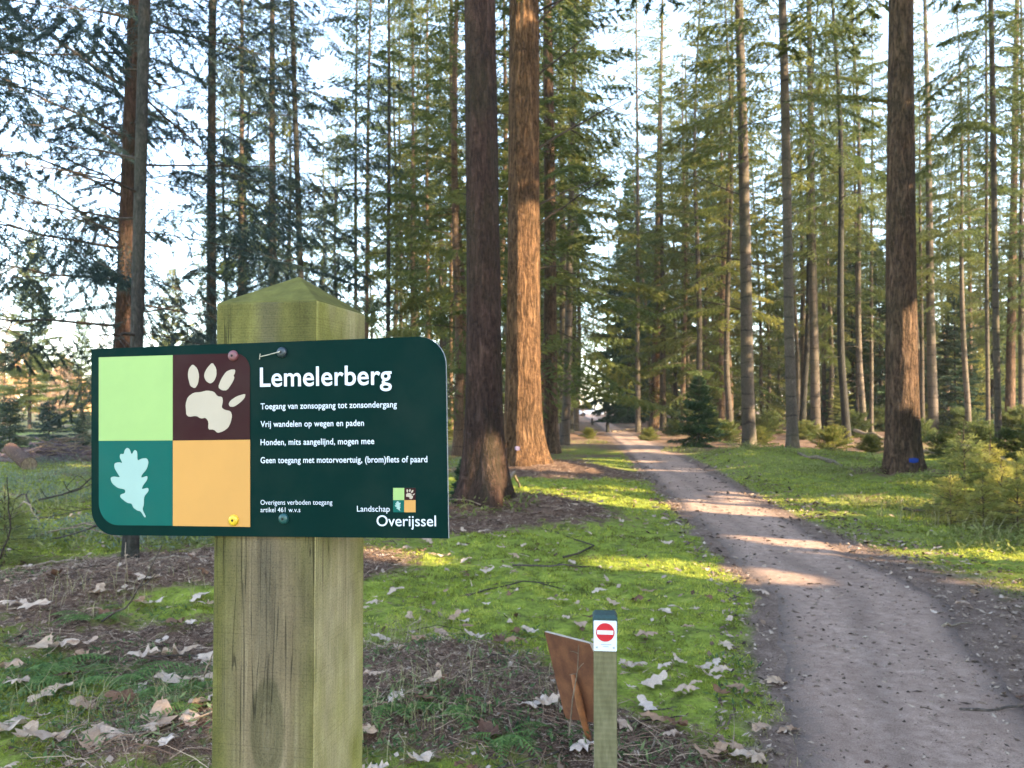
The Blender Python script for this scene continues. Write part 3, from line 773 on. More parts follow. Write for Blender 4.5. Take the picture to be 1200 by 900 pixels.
def trunk_mb(rng, Ht, r0, flare=.5, seg=14, dz=.6, wob=.02, rough=.03, fl_h=.35, fine_to=0, taper=.9):
    zs = []
    z = -.15
    while z < Ht:
        zs.append(z); z += .09 if z < .8 else (.10 if z < fine_to else dz)
    zs.append(Ht); zs = np.array(zs)
    th = np.linspace(0, 2*np.pi, seg, endpoint=False)
    ph = rng.random(4)*6.28
    R = r0*np.clip(1-np.maximum(zs, 0)/Ht*taper, .04, 1)
    butt = np.exp(-np.maximum(zs, 0)/fl_h)
    lob = 1 + .35*np.cos(3*th+ph[0]) + .3*np.cos(5*th+ph[1])
    rad = R[:, None]*(1 + flare*butt[:, None]*lob[None, :])
    TH, ZZ = np.meshgrid(th, zs)
    fin = fbm(np.cos(TH)*r0*9+ZZ*.0+50, ZZ*.8+np.sin(TH)*r0*9+50, int(rng.integers(1e6)), 4)-.5
    ridg = np.abs(fbm(np.cos(TH)*r0*22+90, np.sin(TH)*r0*22+ZZ*1.0+70, int(rng.integers(1e6)), 3)-.5)*2
    rad = rad*(1 + rough*2*fin - rough*1.2*(1-ridg)*(seg > 30))
    cx = wob*np.sin(zs*.35+ph[2])*np.minimum(np.maximum(zs, 0)/3, 1); cy_ = wob*np.sin(zs*.29+ph[3])*np.minimum(np.maximum(zs, 0)/3, 1)
    V = np.stack([cx[:, None]+rad*np.cos(th), cy_[:, None]+rad*np.sin(th), np.repeat(zs[:, None], seg, 1)], -1)
    n = len(zs); F = []
    for i in range(n-1):
        for j in range(seg):
            k = (j+1) % seg; F.append((i*seg+j, i*seg+k, (i+1)*seg+k, (i+1)*seg+j))
    F.append(tuple((n-1)*seg+j for j in range(seg)))
    mb = MB(); mb.add(V.reshape(-1, 3), F)
    return mb
def dead_mb(rng, z0, z1, n, lmin, lmax, r, specs=None, droop=.12, thick=.011):
    out = []
    items = list(specs or [])
    for _ in range(n):
        items.append((z0+(z1-z0)*rng.random(), rng.random()*6.283, lmin+(lmax-lmin)*rng.random()**1.6, rng.normal(.02, .18)))
    for z, az, L, rise in items:
        mb = MB()
        s = np.linspace(0, 1, 7)
        w = np.cumsum(rng.normal(0, .025*L, 7)); w[0] = 0
        rr = r*.7 + s*L
        P = np.stack([np.cos(az)*rr - np.sin(az)*w, np.sin(az)*rr + np.cos(az)*w, z + rise*L*s - droop*L*s*s*(1-.3*s) + np.cumsum(rng.normal(0, .012*L, 7))], -1)
        th = thick*(.6+.5*min(L, 2.5))
        mb.tube(P, np.linspace(th, th*.25, 7), 4, 0, cap=True)
        if L > .7:
            for _ in range(int(L*3)):
                a = rng.integers(2, 6); sd = rng.choice([-1, 1]); l2 = L*(.12+.25*rng.random())
                d = np.array([math.cos(az+sd*.8), math.sin(az+sd*.8), rng.normal(-.1, .2)])
                mb.tube(np.stack([P[a], P[a]+d*l2*.5+[0, 0, -.02*L], P[a]+d*l2+[0, 0, -.1*L*rng.random()]]), [th*.4, th*.3, th*.12], 3, 0, cap=False)
        out.append(mb)
    return out
rg = np.random.default_rng(11)
NM = [M['needles'], M['dead_wood']]
CROWN = {}
def crown_var(key, n, mats, **kw):
    CROWN[key] = []
    for _ in range(n):
        T, TI, BR = gen_crown(rg, **kw)
        CROWN[key].append(crown_mb(T, TI, BR, .0065 if key == 'lace' else .012).mesh('crown', mats))
# prototypes are for a tree 24 m high (dense ones 10 m, saplings 2 m); copies are scaled
crown_var('high', 3, NM, Ht=24, zb=9.0, Lmax=2.8, nb=95, dens=210, tl=.115, tw=.023, droop=.16, hang=.5, sparse_low=.28, flat_=.62)
crown_var('mid', 3, NM, Ht=24, zb=5.0, Lmax=2.7, nb=115, dens=185, tl=.115, tw=.024, droop=.18, hang=.55, sparse_low=.52, flat_=.62)
crown_var('low', 2, NM, Ht=24, zb=1.8, Lmax=2.8, nb=160, dens=135, tl=.14, tw=.034, droop=.15, hang=.45, sparse_low=.3)
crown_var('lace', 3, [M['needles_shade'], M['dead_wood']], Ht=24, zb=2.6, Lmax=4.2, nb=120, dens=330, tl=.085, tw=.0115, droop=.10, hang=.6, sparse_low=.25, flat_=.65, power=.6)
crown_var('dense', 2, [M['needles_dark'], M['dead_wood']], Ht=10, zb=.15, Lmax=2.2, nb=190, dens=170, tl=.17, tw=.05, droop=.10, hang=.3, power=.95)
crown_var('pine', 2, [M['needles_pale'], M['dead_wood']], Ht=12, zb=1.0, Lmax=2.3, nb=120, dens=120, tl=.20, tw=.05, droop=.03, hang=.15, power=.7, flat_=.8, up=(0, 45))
crown_var('larch', 2, [M['larch_twigs'], M['larch_twigs']], Ht=12, zb=1.5, Lmax=2.6, nb=90, dens=75, tl=.26, tw=.018, droop=-.05, hang=.1, power=.6, flat_=.5, up=(10, 50))
crown_var('young', 2, [M['needles_dark'], M['dead_wood']], Ht=2.4, zb=.10, Lmax=.85, nb=110, dens=520, tl=.085, tw=.020, droop=.08, hang=.2, power=.9, up=(-5, 40))
crown_var('blue', 2, [M['needles_blue'], M['dead_wood']], Ht=2.0, zb=.06, Lmax=.95, nb=80, dens=330, tl=.085, tw=.020, droop=.08, hang=.2, power=.8, up=(-5, 40))
crown_var('bush', 3, [M['needles'], M['dead_wood']], Ht=1.0, zb=.03, Lmax=.95, nb=70, dens=380, tl=.06, tw=.018, droop=.05, hang=.1, power=.45, up=(12, 65), flat_=.8)
crown_var('wispy', 3, [M['needles_pale'], M['dead_wood']], Ht=1.3, zb=.08, Lmax=.62, nb=52, dens=720, tl=.055, tw=.0085, droop=.15, hang=.3, power=.7, up=(-5, 45), flat_=.6)
TRUNK = {}
for key, m_, r_ in (('grey', 'bark_spruce', .15), ('warm', 'bark_warm', .15), ('dark', 'bark_dark', .15)):
    TRUNK[key] = []
    for q in range(3):                                  # the last of them has short dead branch stubs on it
        tm = trunk_mb(rg, 24, r_, .35, 12, .8, .11, .05)
        if q:
            for b_ in dead_mb(rg, 2.2, 11, 30, .25, 1.5, .14):
                for v_ in b_.v: tm.v.append(v_)
                tm.f += [[a+tm.n for a in f] for f in b_.f]; tm.m += b_.m; tm.t += b_.t; tm.n += b_.n
        TRUNK[key].append(tm.mesh('trunk', [M[m_]], True))

def lean_rot(o, top):                                  # tilt the whole tree so that its axis points at `top` (relative to its base)
    q = Vector((0, 0, 1)).rotation_difference(Vector(top).normalized())
    o.rotation_euler = (q @ Matrix.Rotation(0, 3, 'Z').to_quaternion()).to_euler() if False else q.to_euler()
def hero(name, label, bx_, by_, tx, r0, Ht, bark, crown=None, cs=1.0, flare=.45, seg=40, fine=9, dead=None, dz=.5, rough=.05, fl_h=.4, taper=.75, wob=.02, d=None, group=None, rz=0, seed=0, ty=0, dmat='dead_wood'):
    rng = np.random.default_rng(1000+seed)
    if d is None:
        p = G(bx_, by_)
    else:
        p = W(bx_, by_, d)
    z = H(p[0], p[1])
    t = W(tx, ty, p[1])
    o = thing(name, label, 'tree', (p[0], p[1], z), 0, group)
    lean_rot(o, (t[0]-p[0], 0, t[2]-z))
    trunk_mb(rng, Ht, r0, flare, seg, dz, wob, rough, fl_h, fine, taper).build('trunk', M[bark], o, True)
    if crown:
        c = link('crown', CROWN[crown[0]][crown[1]], o); c.scale = (cs*(crown[2] if len(crown) > 2 else 1), cs*(crown[2] if len(crown) > 2 else 1), cs); c.rotation_euler = (0, 0, seed*1.7)
    if dead:
        for b_ in dead_mb(rng, *dead): b_.build('dead_branch', M[dmat], o)
    return o
K = 'tall_conifer'
# the big ones by the path
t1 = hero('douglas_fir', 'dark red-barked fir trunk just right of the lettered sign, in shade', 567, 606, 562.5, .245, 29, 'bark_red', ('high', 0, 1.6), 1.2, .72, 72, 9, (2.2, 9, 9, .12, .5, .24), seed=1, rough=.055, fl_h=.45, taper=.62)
t2 = hero('douglas_fir', 'thick sunlit orange-brown fir trunk on a needle mound with cracked bark', 614, 556, 613, .40, 32, 'bark_big', ('high', 1, 1.7), 1.3, .55, 84, 10,
          (1.8, 10, 8, .1, .5, .36, [(6.6, -.15, 2.2, .62), (5.4, .05, 1.4, .55), (4.95, -.12, 1.9, .75), (9.3, -.1, 1.9, 1.0), (8.2, .1, 1.6, .9), (9.6, .15, 2.4, .5), (4.1, .1, .9, .2), (7.4, 2.9, .9, .3), (8.6, 3.1, .6, .4)], .10, .017), seed=2, rough=.07, fl_h=.5, taper=.62)
r7 = hero('douglas_fir', 'thick brown fir trunk right of the path with a blue paint mark near its foot', 1057, 562, 1056, .325, 28, 'bark_mid', ('high', 2, 1.6), 1.2, .28, 72, 9, (2, 10, 16, .08, .3, .30), seed=3, rough=.06, fl_h=.5, taper=.85)
# left of the lettered sign
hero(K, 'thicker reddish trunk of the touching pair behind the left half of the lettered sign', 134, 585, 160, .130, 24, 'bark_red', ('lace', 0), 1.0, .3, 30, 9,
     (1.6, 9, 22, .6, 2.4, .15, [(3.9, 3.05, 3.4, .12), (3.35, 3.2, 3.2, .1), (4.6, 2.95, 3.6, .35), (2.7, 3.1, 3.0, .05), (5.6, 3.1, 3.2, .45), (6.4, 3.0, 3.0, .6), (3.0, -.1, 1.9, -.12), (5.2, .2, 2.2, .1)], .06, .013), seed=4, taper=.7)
hero(K, 'thin dark trunk of the touching pair, in front of its thicker neighbour', 152.5, 664, 171.5, .058, 15, 'bark_dark', None, 1.0, .25, 20, 6, (1.2, 6, 14, .2, 1.5, .06), seed=5, taper=.5)
hero(K, 'straight dark blue-grey trunk rising behind the left shoulder of the wooden post', 247, 545, 250, .125, 24, 'bark_dark', ('lace', 1), 1.0, .3, 24, 8, (2, 9, 18, .4, 2.2, .12), seed=6, taper=.6)
hero(K, 'slender sunlit orange trunk seen left of the post\'s peaked top', 281, 520, 284, .14, 24, 'bark_warm', ('mid', 0), 1.0, .3, 16, 0, (3, 10, 12, .3, 1.2, .12), seed=7)
hero(K, 'scaly reddish sunlit trunk standing directly above the post\'s left roof slope', 321, 527, 319, .155, 24, 'bark_warm', ('mid', 1), 1.0, .3, 20, 0, (3, 10, 12, .3, 1.3, .13), seed=8)
hero(K, 'thin dark trunk leaning right above the peak of the wooden post', 357, 545, 343, .085, 20, 'bark_dark', ('lace', 1), .8, .3, 16, 0, (2.5, 9, 22, .4, 1.8, .08), seed=9, taper=.6)
for i, (x0, y0, x1, r, b, cv, lb) in enumerate((
    (416, 515, 418, .105, 'bark_warm', ('mid', 2), 'thin warm trunk just right of the post, left one of a close pair'),
    (427, 516, 434, .115, 'bark_warm', ('high', 0), 'thin warm trunk just right of the post, right one of a close pair'),
    (456, 531, 455, .075, 'bark_dark', ('mid', 0), 'thin dark stem seen between post cap and sign\'s rounded corner'),
    (470, 512, 468, .10, 'bark_spruce', ('mid', 1), 'pale slim trunk above the right part of the lettered sign'),
    (485, 517, 483, .115, 'bark_warm', ('mid', 2), 'sun-flecked slim trunk above the sign\'s rounded corner'),
    (502, 514, 500, .115, 'bark_warm', ('high', 1), 'warm brown slim trunk next left of the slim pair beside the red fir'),
    (517, 510, 515, .10, 'bark_spruce', ('mid', 0), 'grey slim trunk nearer the sign of the pair beside the red fir'),
    (529, 513, 528, .10, 'bark_warm', ('mid', 1), 'yellowish slim trunk nearly touching the dark red fir'))):
    hero(K, lb, x0, y0, x1, r, 24, b, cv, 1.0, .3, 14, 0, (3, 11, 16, .3, 1.3, .1), seed=20+i)
# behind the sunlit fir
hero(K, 'shaded grey-brown trunk right behind the thick sunlit fir', 646, 531, 642, .23, 27, 'bark_mid', ('low', 0, 1.35), 1.05, .35, 36, 8, (2, 8, 10, .3, 1.4, .2), seed=30, taper=.72)
hero(K, 'pale narrow trunk in the row behind the sunlit fir, left of the lane', 661, 513, 657, .20, 27, 'bark_spruce', ('low', 1, 1.3), 1.1, .3, 24, 0, (2, 8, 14, .3, 1.4, .17), seed=31)
hero(K, 'dark far trunk in the left row where the lane narrows', 673, 500, 673, .24, 25, 'bark_dark', ('high', 0), 1.0, .3, 18, 0, None, seed=32)
hero(K, 'thin grey trunk left of the dark spruces beside the far lane', 748, 507, 746, .15, 27, 'bark_spruce', ('mid', 1, 1.5), 1.15, .3, 16, 0, None, seed=36)
hero(K, 'slim dark trunk closing the left row beside the lane\'s mossy verge', 669, 508, 667, .16, 27, 'bark_dark', ('mid', 0, 1.4), 1.15, .3, 16, 0, None, seed=37)
# right of the path
hero('douglas_fir', 'reddish trunk right of the far lane, forked close to a grey one', 767, 503, 776, .32, 30, 'bark_mid', ('low', 1, 1.2), 1.2, .3, 24, 0, (3, 11, 10, .4, 2, .25, [(21.5, 3.05, 5.5, .75)], .35, .03), seed=40, taper=.8)
hero(K, 'grey trunk touching the reddish one right of the far lane', 777, 504, 774, .20, 25, 'bark_spruce', ('mid', 1), 1.0, .3, 16, 0, None, seed=41)
hero(K, 'pale trunk left of a grey companion right of the far lane', 800, 500, 800, .17, 25, 'bark_spruce', ('mid', 2), 1.0, .3, 14, 0, None, seed=42)
hero(K, 'grey companion trunk above the small dark spruce', 807, 503, 803, .18, 25, 'bark_spruce', ('mid', 0), 1.0, .3, 14, 0, None, seed=43)
hero(K, 'thin far trunk just behind the small dark spruce', 830, 500, 827, .15, 25, 'bark_warm', ('high', 2), 1.0, .3, 14, 0, None, seed=44)
hero(K, 'grey ringed trunk standing right of the small dark spruce', 878, 527, 866.5, .225, 26, 'bark_spruce', ('high', 0, 1.2), 1.0, .3, 36, 8, (3, 10, 26, .1, 1.2, .2, [(4.7, 3.0, 1.9, .35), (6.4, 2.9, 2.3, .3), (8.6, 3.2, 2.6, .4)], .1, .014), seed=45, taper=.62)
hero(K, 'ringed olive-brown trunk with a pale root at its foot, right of the path', 929, 540, 916, .145, 24, 'bark_spruce', ('high', 1, 1.2), 1.0, .4, 32, 9, (2, 9, 30, .06, .8, .13), seed=46, taper=.55)
hero(K, 'smooth pale grey trunk behind and right of the ringed olive-brown one', 956, 515, 947.5, .215, 26, 'bark_spruce', ('high', 2, 1.1), 1.0, .3, 24, 0, (3, 9, 10, .1, .8, .2), seed=47, taper=.7)
hero(K, 'slim grey trunk squeezed behind the pale grey one', 942, 506, 937, .17, 25, 'bark_spruce', ('mid', 0), 1.0, .3, 14, 0, None, seed=48)
hero(K, 'slim pale trunk close behind the ringed olive-brown one', 966, 503, 962, .15, 25, 'bark_spruce', ('mid', 1), 1.0, .3, 14, 0, None, seed=49)
hero(K, 'thin pale stem in front of the dark spruces, left one of two', 1006, 510, 999, .105, 24, 'bark_spruce', ('high', 0), 1.0, .3, 14, 0, (3, 10, 10, .2, 1, .1), seed=50)
hero(K, 'thin pale stem in front of the dark spruces, right one of two', 1021, 508, 1022, .11, 24, 'bark_spruce', ('high', 1), 1.0, .3, 14, 0, (3, 10, 10, .2, 1, .1), seed=51)
hero(K, 'grey trunk standing right behind the thick brown fir with the blue mark', 1094, 511, 1084, .235, 25, 'bark_spruce', ('mid', 2, 1.1), 1.0, .3, 22, 0, (3, 11, 12, .2, 1.2, .2), seed=52, taper=.75)
hero(K, 'brown sunlit trunk second right of the thick brown fir', 1137, 503, 1134, .17, 25, 'bark_warm', ('mid', 0), 1.0, .3, 16, 0, (3, 11, 12, .2, 1.2, .15), seed=53)
hero(K, 'thin whitish trunk among the brown ones near the right edge', 1158, 520, 1155, .085, 22, 'bark_spruce', ('high', 1), .95, .3, 14, 0, (3, 9, 10, .2, 1, .08), seed=54)
hero(K, 'slim greenish trunk left of the reddish trunk near the right edge', 1171, 540, 1160, .085, 22, 'bark_spruce', ('high', 2), .95, .3, 18, 6, (2, 9, 18, .2, 1, .08), seed=55, taper=.5)
hero('douglas_fir', 'reddish broad trunk close to the right edge', 1183, 508, 1192, .25, 26, 'bark_mid', ('mid', 1, 1.1), 1.0, .3, 24, 0, (3, 11, 12, .2, 1.2, .2), seed=56, taper=.6)
hero(K, 'slim grey trunk at the right edge behind the reddish broad one', 1197, 512, 1197, .14, 24, 'bark_spruce', ('mid', 2), 1.0, .3, 14, 0, None, seed=57)
# paint marks on two trunks
def paint_mark(tree, px, py, w, h, m_):
    cands = [c for c in tree.children if c.name.startswith('trunk')][0].data.vertices
    T = tree.matrix_basis
    p = np.array(tree.location); r = ray(px, py); c = np.array([0, 0, CAM_H])
    mb = MB(); nxx, nzz = 7, 5
    co = np.array([tuple(v.co) for v in cands])
    V = []
    hit = c + r*(p[1]/r[1]) - p
    for j in range(nzz):
        for i in range(nxx):
            x = hit[0] + (i/(nxx-1)-.5)*w; z = hit[2] + (j/(nzz-1)-.5)*h*(1-.3*abs(i/(nxx-1)-.5)*2)
            dd = (co[:, 0]-x)**2 + (co[:, 2]-z)**2 + (co[:, 1] > 0)*9.0
            q = np.argsort(dd)[:3]
            V.append((x, co[q, 1].min()-.012, z))
    F = [(j*nxx+i, j*nxx+i+1, (j+1)*nxx+i+1, (j+1)*nxx+i) for j in range(nzz-1) for i in range(nxx-1)]
    mb.add(V, F); mb.build('paint_mark', M[m_], tree, True)
paint_mark(r7, 1059.5, 538, .19, .10, 'paint_blue')
paint_mark(t2, 606, 524, .10, .09, 'paint_pale')

# the stand behind: copies of prototypes
taken = [tuple(o.location[:2]) for o in COL.objects if o.get('category') == 'tree']
def free(x, y, r):
    return all((x-a)**2+(y-b)**2 > r*r for a, b in taken)
PROTO = {}
def stand_tree(kind, bark, cv, x, y, sc, rz, label, group, tilt, dead=False):
    key = (kind, bark, cv)
    name = {'dense': 'dark_spruce', 'pine': 'young_pine', 'larch': 'bare_larch', 'young': 'spruce_sapling', 'blue': 'spruce_sapling', 'wispy': 'spruce_sapling', 'bush': 'low_bush'}.get(kind, 'spruce_tree')
    loc = (x, y, H(x, y)-.03)
    if key not in PROTO:
        o = thing(name, label, 'bush' if kind == 'bush' else 'tree', loc, rz, group)
        h0 = {'dense': 10, 'pine': 12, 'larch': 12, 'young': 2.4, 'blue': 2.0, 'wispy': 1.3, 'bush': 1.0}.get(kind, 24)
        if h0 == 24: link('trunk', TRUNK[bark][cv % 3], o)
        else: trunk_mb(rg, h0*.96, h0*.0085+.004, .3, 8, h0/12, h0*.002, .02, .06*h0/4).build('trunk', M[bark], o, True)
        c = link('crown', CROWN[kind][cv % len(CROWN[kind])], o); c.rotation_euler = (0, 0, rg.random()*6)
        o.scale = (sc,)*3
        PROTO[key] = o
    else:
        o = copy_tree(PROTO[key], loc, rz, sc, label, group)
    o.rotation_euler = (tilt[0], tilt[1], rz)
    taken.append((x, y))
    return o
rs = np.random.default_rng(5)
LB = {('l', 0): ('slim bare spruce trunk in the stand left of the dark red fir', 'spruces of the stand left of the path'),
      ('l', 1): ('far thin spruce deep in the stand left of the dark red fir', 'far spruces left of the path'),
      ('r', 0): ('slim bare spruce trunk in the stand right of the path', 'spruces of the stand right of the path'),
      ('r', 1): ('far thin spruce deep in the stand right of the path', 'far spruces right of the path')}
count = 0
for att in range(6000):
    if count >= 172: break
    y = 22 + 78*rs.random()**.85
    xmax = .72*y+3
    x = (rs.random()*2-1)*xmax
    L_, R_ = path_lr(y)
    if L_-1.5 < x < R_+1.8: continue
    if abs(x-.0993*y) < 3.2 and y > 60: continue
    if x/y < -.40: continue
    if x/y < -.08 and rs.random() < .55: continue
    if any(abs((x-cx_)*.51+(y-cy2)*.86) < 3.0 and 8 < (x-cx_)*.86-(y-cy2)*.51 < 48 for cx_, cy2 in ((-29, 58), (-20, 50))) and rs.random() < .6: continue    # a thinner strip, sun reaches the young trees at the left
    if not free(x, y, 2.3 if x > 0 else 2.5): continue
    side = 'l' if x < L_ else 'r'
    far = int(y > 52)
    kind = rs.choice(['high', 'mid', 'low'], p=[.45, .42, .13] if not far else [.3, .4, .3])
    bark = rs.choice(['grey', 'warm', 'dark'], p=[.45, .35, .2])
    lb, gp = LB[(side, far)]
    stand_tree(kind, bark, int(rs.integers(3)), x, y, .85+.3*rs.random(), rs.random()*6.28, lb, gp, (rs.normal(0, .022), rs.normal(0, .022)), dead=not far)
    count += 1
# dark, young, sunlit and bare ones that read by themselves
def spot(px, d): p = W(px, 478, d); return p[0], p[1]
SP = [('dense', 'bark_dark', 0, 741, 72, 2.45, 'tall dark spruce green to the ground, right beside the far lane', 'dense dark spruces'),
      ('dense', 'bark_dark', 1, 757, 82, 2.1, 'second tall dark spruce behind the one beside the far lane', 'dense dark spruces'),
      ('dense', 'bark_dark', 0, 772, 95, 2.3, 'farthest dark spruce, half hidden by the reddish trunk right of the far lane', 'dense dark spruces'),
      ('dense', 'bark_dark', 1, 1000, 50, 1.2, 'dark bushy spruce behind the two thin pale stems', 'dense dark spruces'),
      ('dense', 'bark_dark', 0, 1032, 47, 1.15, 'dark bushy spruce left behind the thick brown fir', 'dense dark spruces'),
      ('dense', 'bark_dark', 1, 1075, 52, 1.1, 'dark bushy spruce right behind the thick brown fir', 'dense dark spruces'),
      ('dense', 'bark_dark', 0, 1120, 46, .95, 'lower dark spruce between the grey trunk and the brown sunlit one', 'dense dark spruces'),
      ('dense', 'bark_dark', 1, 1165, 55, 1.1, 'dark spruce behind the reddish trunk near the right edge', 'dense dark spruces'),
      ('dense', 'bark_dark', 1, 845, 62, 1.1, 'dark spruce far behind the small dark spruce sapling', 'dense dark spruces'),
      ('pine', 'bark_spruce', 0, 965, 66, .95, 'sunlit yellow-green tree between pale grey trunk and dark spruces', 'sunlit yellow-green trees'),
      ('pine', 'bark_spruce', 1, 905, 74, 1.1, 'sunlit yellow-green tree between the two ringed trunks', 'sunlit yellow-green trees'),
      ('pine', 'bark_spruce', 1, 200, 60, 1.05, 'sunlit yellow-green pine between the trunk pair and the blue-grey trunk', 'sunlit yellow-green trees'),
      ('pine', 'bark_spruce', 0, 35, 52, 1.15, 'large sunlit yellow-green pine at the far left', 'sunlit yellow-green trees'),
      ('pine', 'bark_spruce', 1, 95, 40, .55, 'small sunlit pine low beside the sign\'s left edge', 'sunlit yellow-green trees'),
      ('pine', 'bark_spruce', 0, -30, 62, 1.2, 'sunlit pine at the very left edge', 'sunlit yellow-green trees'),
      ('larch', 'bark_warm', 0, 70, 72, .85, 'bare orange-tan tree behind the small sunlit pine', 'bare tan trees'),
      ('larch', 'bark_warm', 1, 120, 80, .9, 'bare orange-tan tree left of the trunk pair', 'bare tan trees'),
      ('larch', 'bark_warm', 0, 230, 76, .8, 'bare orange-tan tree beside the blue-grey trunk', 'bare tan trees'),
      ('larch', 'bark_warm', 1, 5, 66, .9, 'bare tan tree at the left edge under the large pine', 'bare tan trees'),
      ('larch', 'bark_warm', 1, 683, 118, .6, 'bare tan tree beyond the end of the lane', 'bare tan trees'),
      ('larch', 'bark_warm', 0, 176, 92, .8, 'bare tan tree far behind the trunk pair', 'bare tan trees'),
      ('young', 'bark_dark', 0, 819, 27, 1.2, 'small dark spruce sapling left of the grey ringed trunk', 'spruce saplings'),
      ('young', 'bark_dark', 1, 975, 27, .38, 'tiny dark sapling right of the olive-brown trunk', 'spruce saplings'),
      ('young', 'bark_dark', 0, 898, 29, .40, 'tiny dark sapling between the two ringed trunks', 'spruce saplings'),
      ('young', 'bark_dark', 1, 543, 10.0, .28, 'tiny dark sapling at the foot of the dark red fir', 'spruce saplings'),
      ('young', 'bark_dark', 0, 440, 8.6, .22, 'tiny dark sapling under the sign right of the post', 'spruce saplings'),
      ('young', 'bark_dark', 1, 236, 8.4, .22, 'tiny dark sapling under the sign left of the post', 'spruce saplings'),
      ('blue', 'bark_dark', 0, 12, 24, 1.0, 'bluish sapling at the left edge behind the brush pile', 'spruce saplings'),
      ('blue', 'bark_dark', 1, 58, 27, .95, 'bluish sapling second from the left edge behind the brush pile', 'spruce saplings'),
      ('blue', 'bark_dark', 0, 98, 23, .75, 'bluish sapling behind the left edge of the sign', 'spruce saplings'),
      ('wispy', 'bark_warm', 0, 1129, 9.9, 1.05, 'pale green sapling with a thin reddish stem right of the thick brown fir', 'spruce saplings'),
      ('wispy', 'bark_warm', 1, 1172, 9.0, .72, 'low bushy pale green sapling near the right edge', 'spruce saplings'),
      ('wispy', 'bark_warm', 2, 1203, 9.6, .85, 'pale green sapling cut by the right edge', 'spruce saplings'),
      ('wispy', 'bark_warm', 2, 1150, 8.6, .55, 'lowest pale green sapling between its two pale neighbours', 'spruce saplings'),
      ('wispy', 'bark_warm', 1, 1190, 8.3, .62, 'bushy pale sapling in front of the one cut by the right edge', 'spruce saplings'),
       ('wispy', 'bark_warm', 2, 1112, 9.2, .6, 'pale sapling just left of the thin reddish-stemmed one', 'spruce saplings'),
       ('wispy', 'bark_warm', 0, 1160, 10.3, .9, 'pale sapling behind the low bushy one near the right edge', 'spruce saplings'),
       ('wispy', 'bark_warm', 0, 8, 6.6, .60, 'thin straggly sapling at the left edge beside the brown litter', 'spruce saplings')]
SP += [('lace', 'dark', 0, -95, 11, 1.35, 'lacy bluish spruce outside the left edge whose branches reach in over the sign', 'spruces reaching in from the left edge'),
       ('lace', 'dark', 1, -60, 17, 1.35, 'second lacy bluish spruce outside the left edge, farther back', 'spruces reaching in from the left edge'),
       ('mid', 'grey', 0, 697, 150, 1.25, 'tall spruce closing the lane in the far middle', 'spruces closing the lane'),
       ('high', 'grey', 1, 722, 120, 1.1, 'tall spruce over the right side of the lane\'s end', 'spruces closing the lane'),
       ('mid', 'warm', 2, 662, 110, 1.1, 'tall spruce over the left side of the lane\'s end', 'spruces closing the lane'),
       ('mid', 'grey', 1, 713, 84, 1.1, 'tall spruce beside the lane in front of the ones closing it', 'spruces closing the lane'),
       ('mid', 'warm', 0, 845, 55, 1.15, 'spruce filling the gap between the small dark sapling and the grey ringed trunk', 'spruces filling gaps right of the path'),
       ('low', 'grey', 0, 900, 62, 1.1, 'bushy spruce filling the gap between the two ringed trunks', 'spruces filling gaps right of the path'),
       ('mid', 'grey', 2, 985, 58, 1.15, 'spruce rising behind the tiny gap right of the pale grey trunk', 'spruces filling gaps right of the path'),
       ('high', 'warm', 2, 668, 78, 1.1, 'tall warm-barked spruce left of the lane in front of the ones closing it', 'spruces closing the lane')]
SP = [s for s in SP if not s[6].startswith('tiny dark sapling right of') and not s[6].startswith('tiny dark sapling between')]
for q, (px, d, s) in enumerate(((975, 26, .85), (890, 28, .7), (1020, 24, .6), (850, 30, .9), (1108, 21, .75), (945, 33, .9), (1150, 24, 1.0), (1190, 20, .9), (1075, 30, 1.0), (1000, 36, 1.3), (900, 40, 1.2), (1130, 38, 1.4), (1035, 45, 1.5), (840, 42, 1.1), (790, 38, .8), (760, 33, .6), (690, 34, .5), (600, 30, .9), (520, 34, 1.0), (450, 32, 1.0), (390, 30, 1.1), (330, 34, 1.0), (205, 30, 1.0), (140, 28, .9), (1195, 34, 1.5), (1085, 50, 1.6), (955, 55, 1.6))):
    SP.append(('bush', 'bark_dark', q % 3, px, d, s, 'low green bush on the forest floor %s' % ('right of the path' if px > 740 else 'left of the path'), 'low bushes %s of the path' % ('right' if px > 740 else 'left')))
for q, (px, d, s) in enumerate(((985, 44, .38), (1060, 58, .55), (1150, 50, .45), (935, 60, .5), (1110, 66, .6), (870, 58, .5), (810, 70, .6), (1190, 60, .6), (1010, 72, .7), (500, 60, .5), (440, 66, .55), (380, 62, .5), (330, 70, .6))):
    SP.append(('pine', 'bark_spruce', q % 2, px, d, s, 'young yellow-green conifer among the trunks %s' % ('right of the path' if px > 740 else 'left of the red fir'), 'young conifers %s' % ('right of the path' if px > 740 else 'left of the red fir')))
for i, (k, b, v, px, d, sc, lb, gp) in enumerate(SP):
    x, y = spot(px, d)
    stand_tree(k, b, v, x, y, sc, i*1.3, lb, gp, (0, 0))

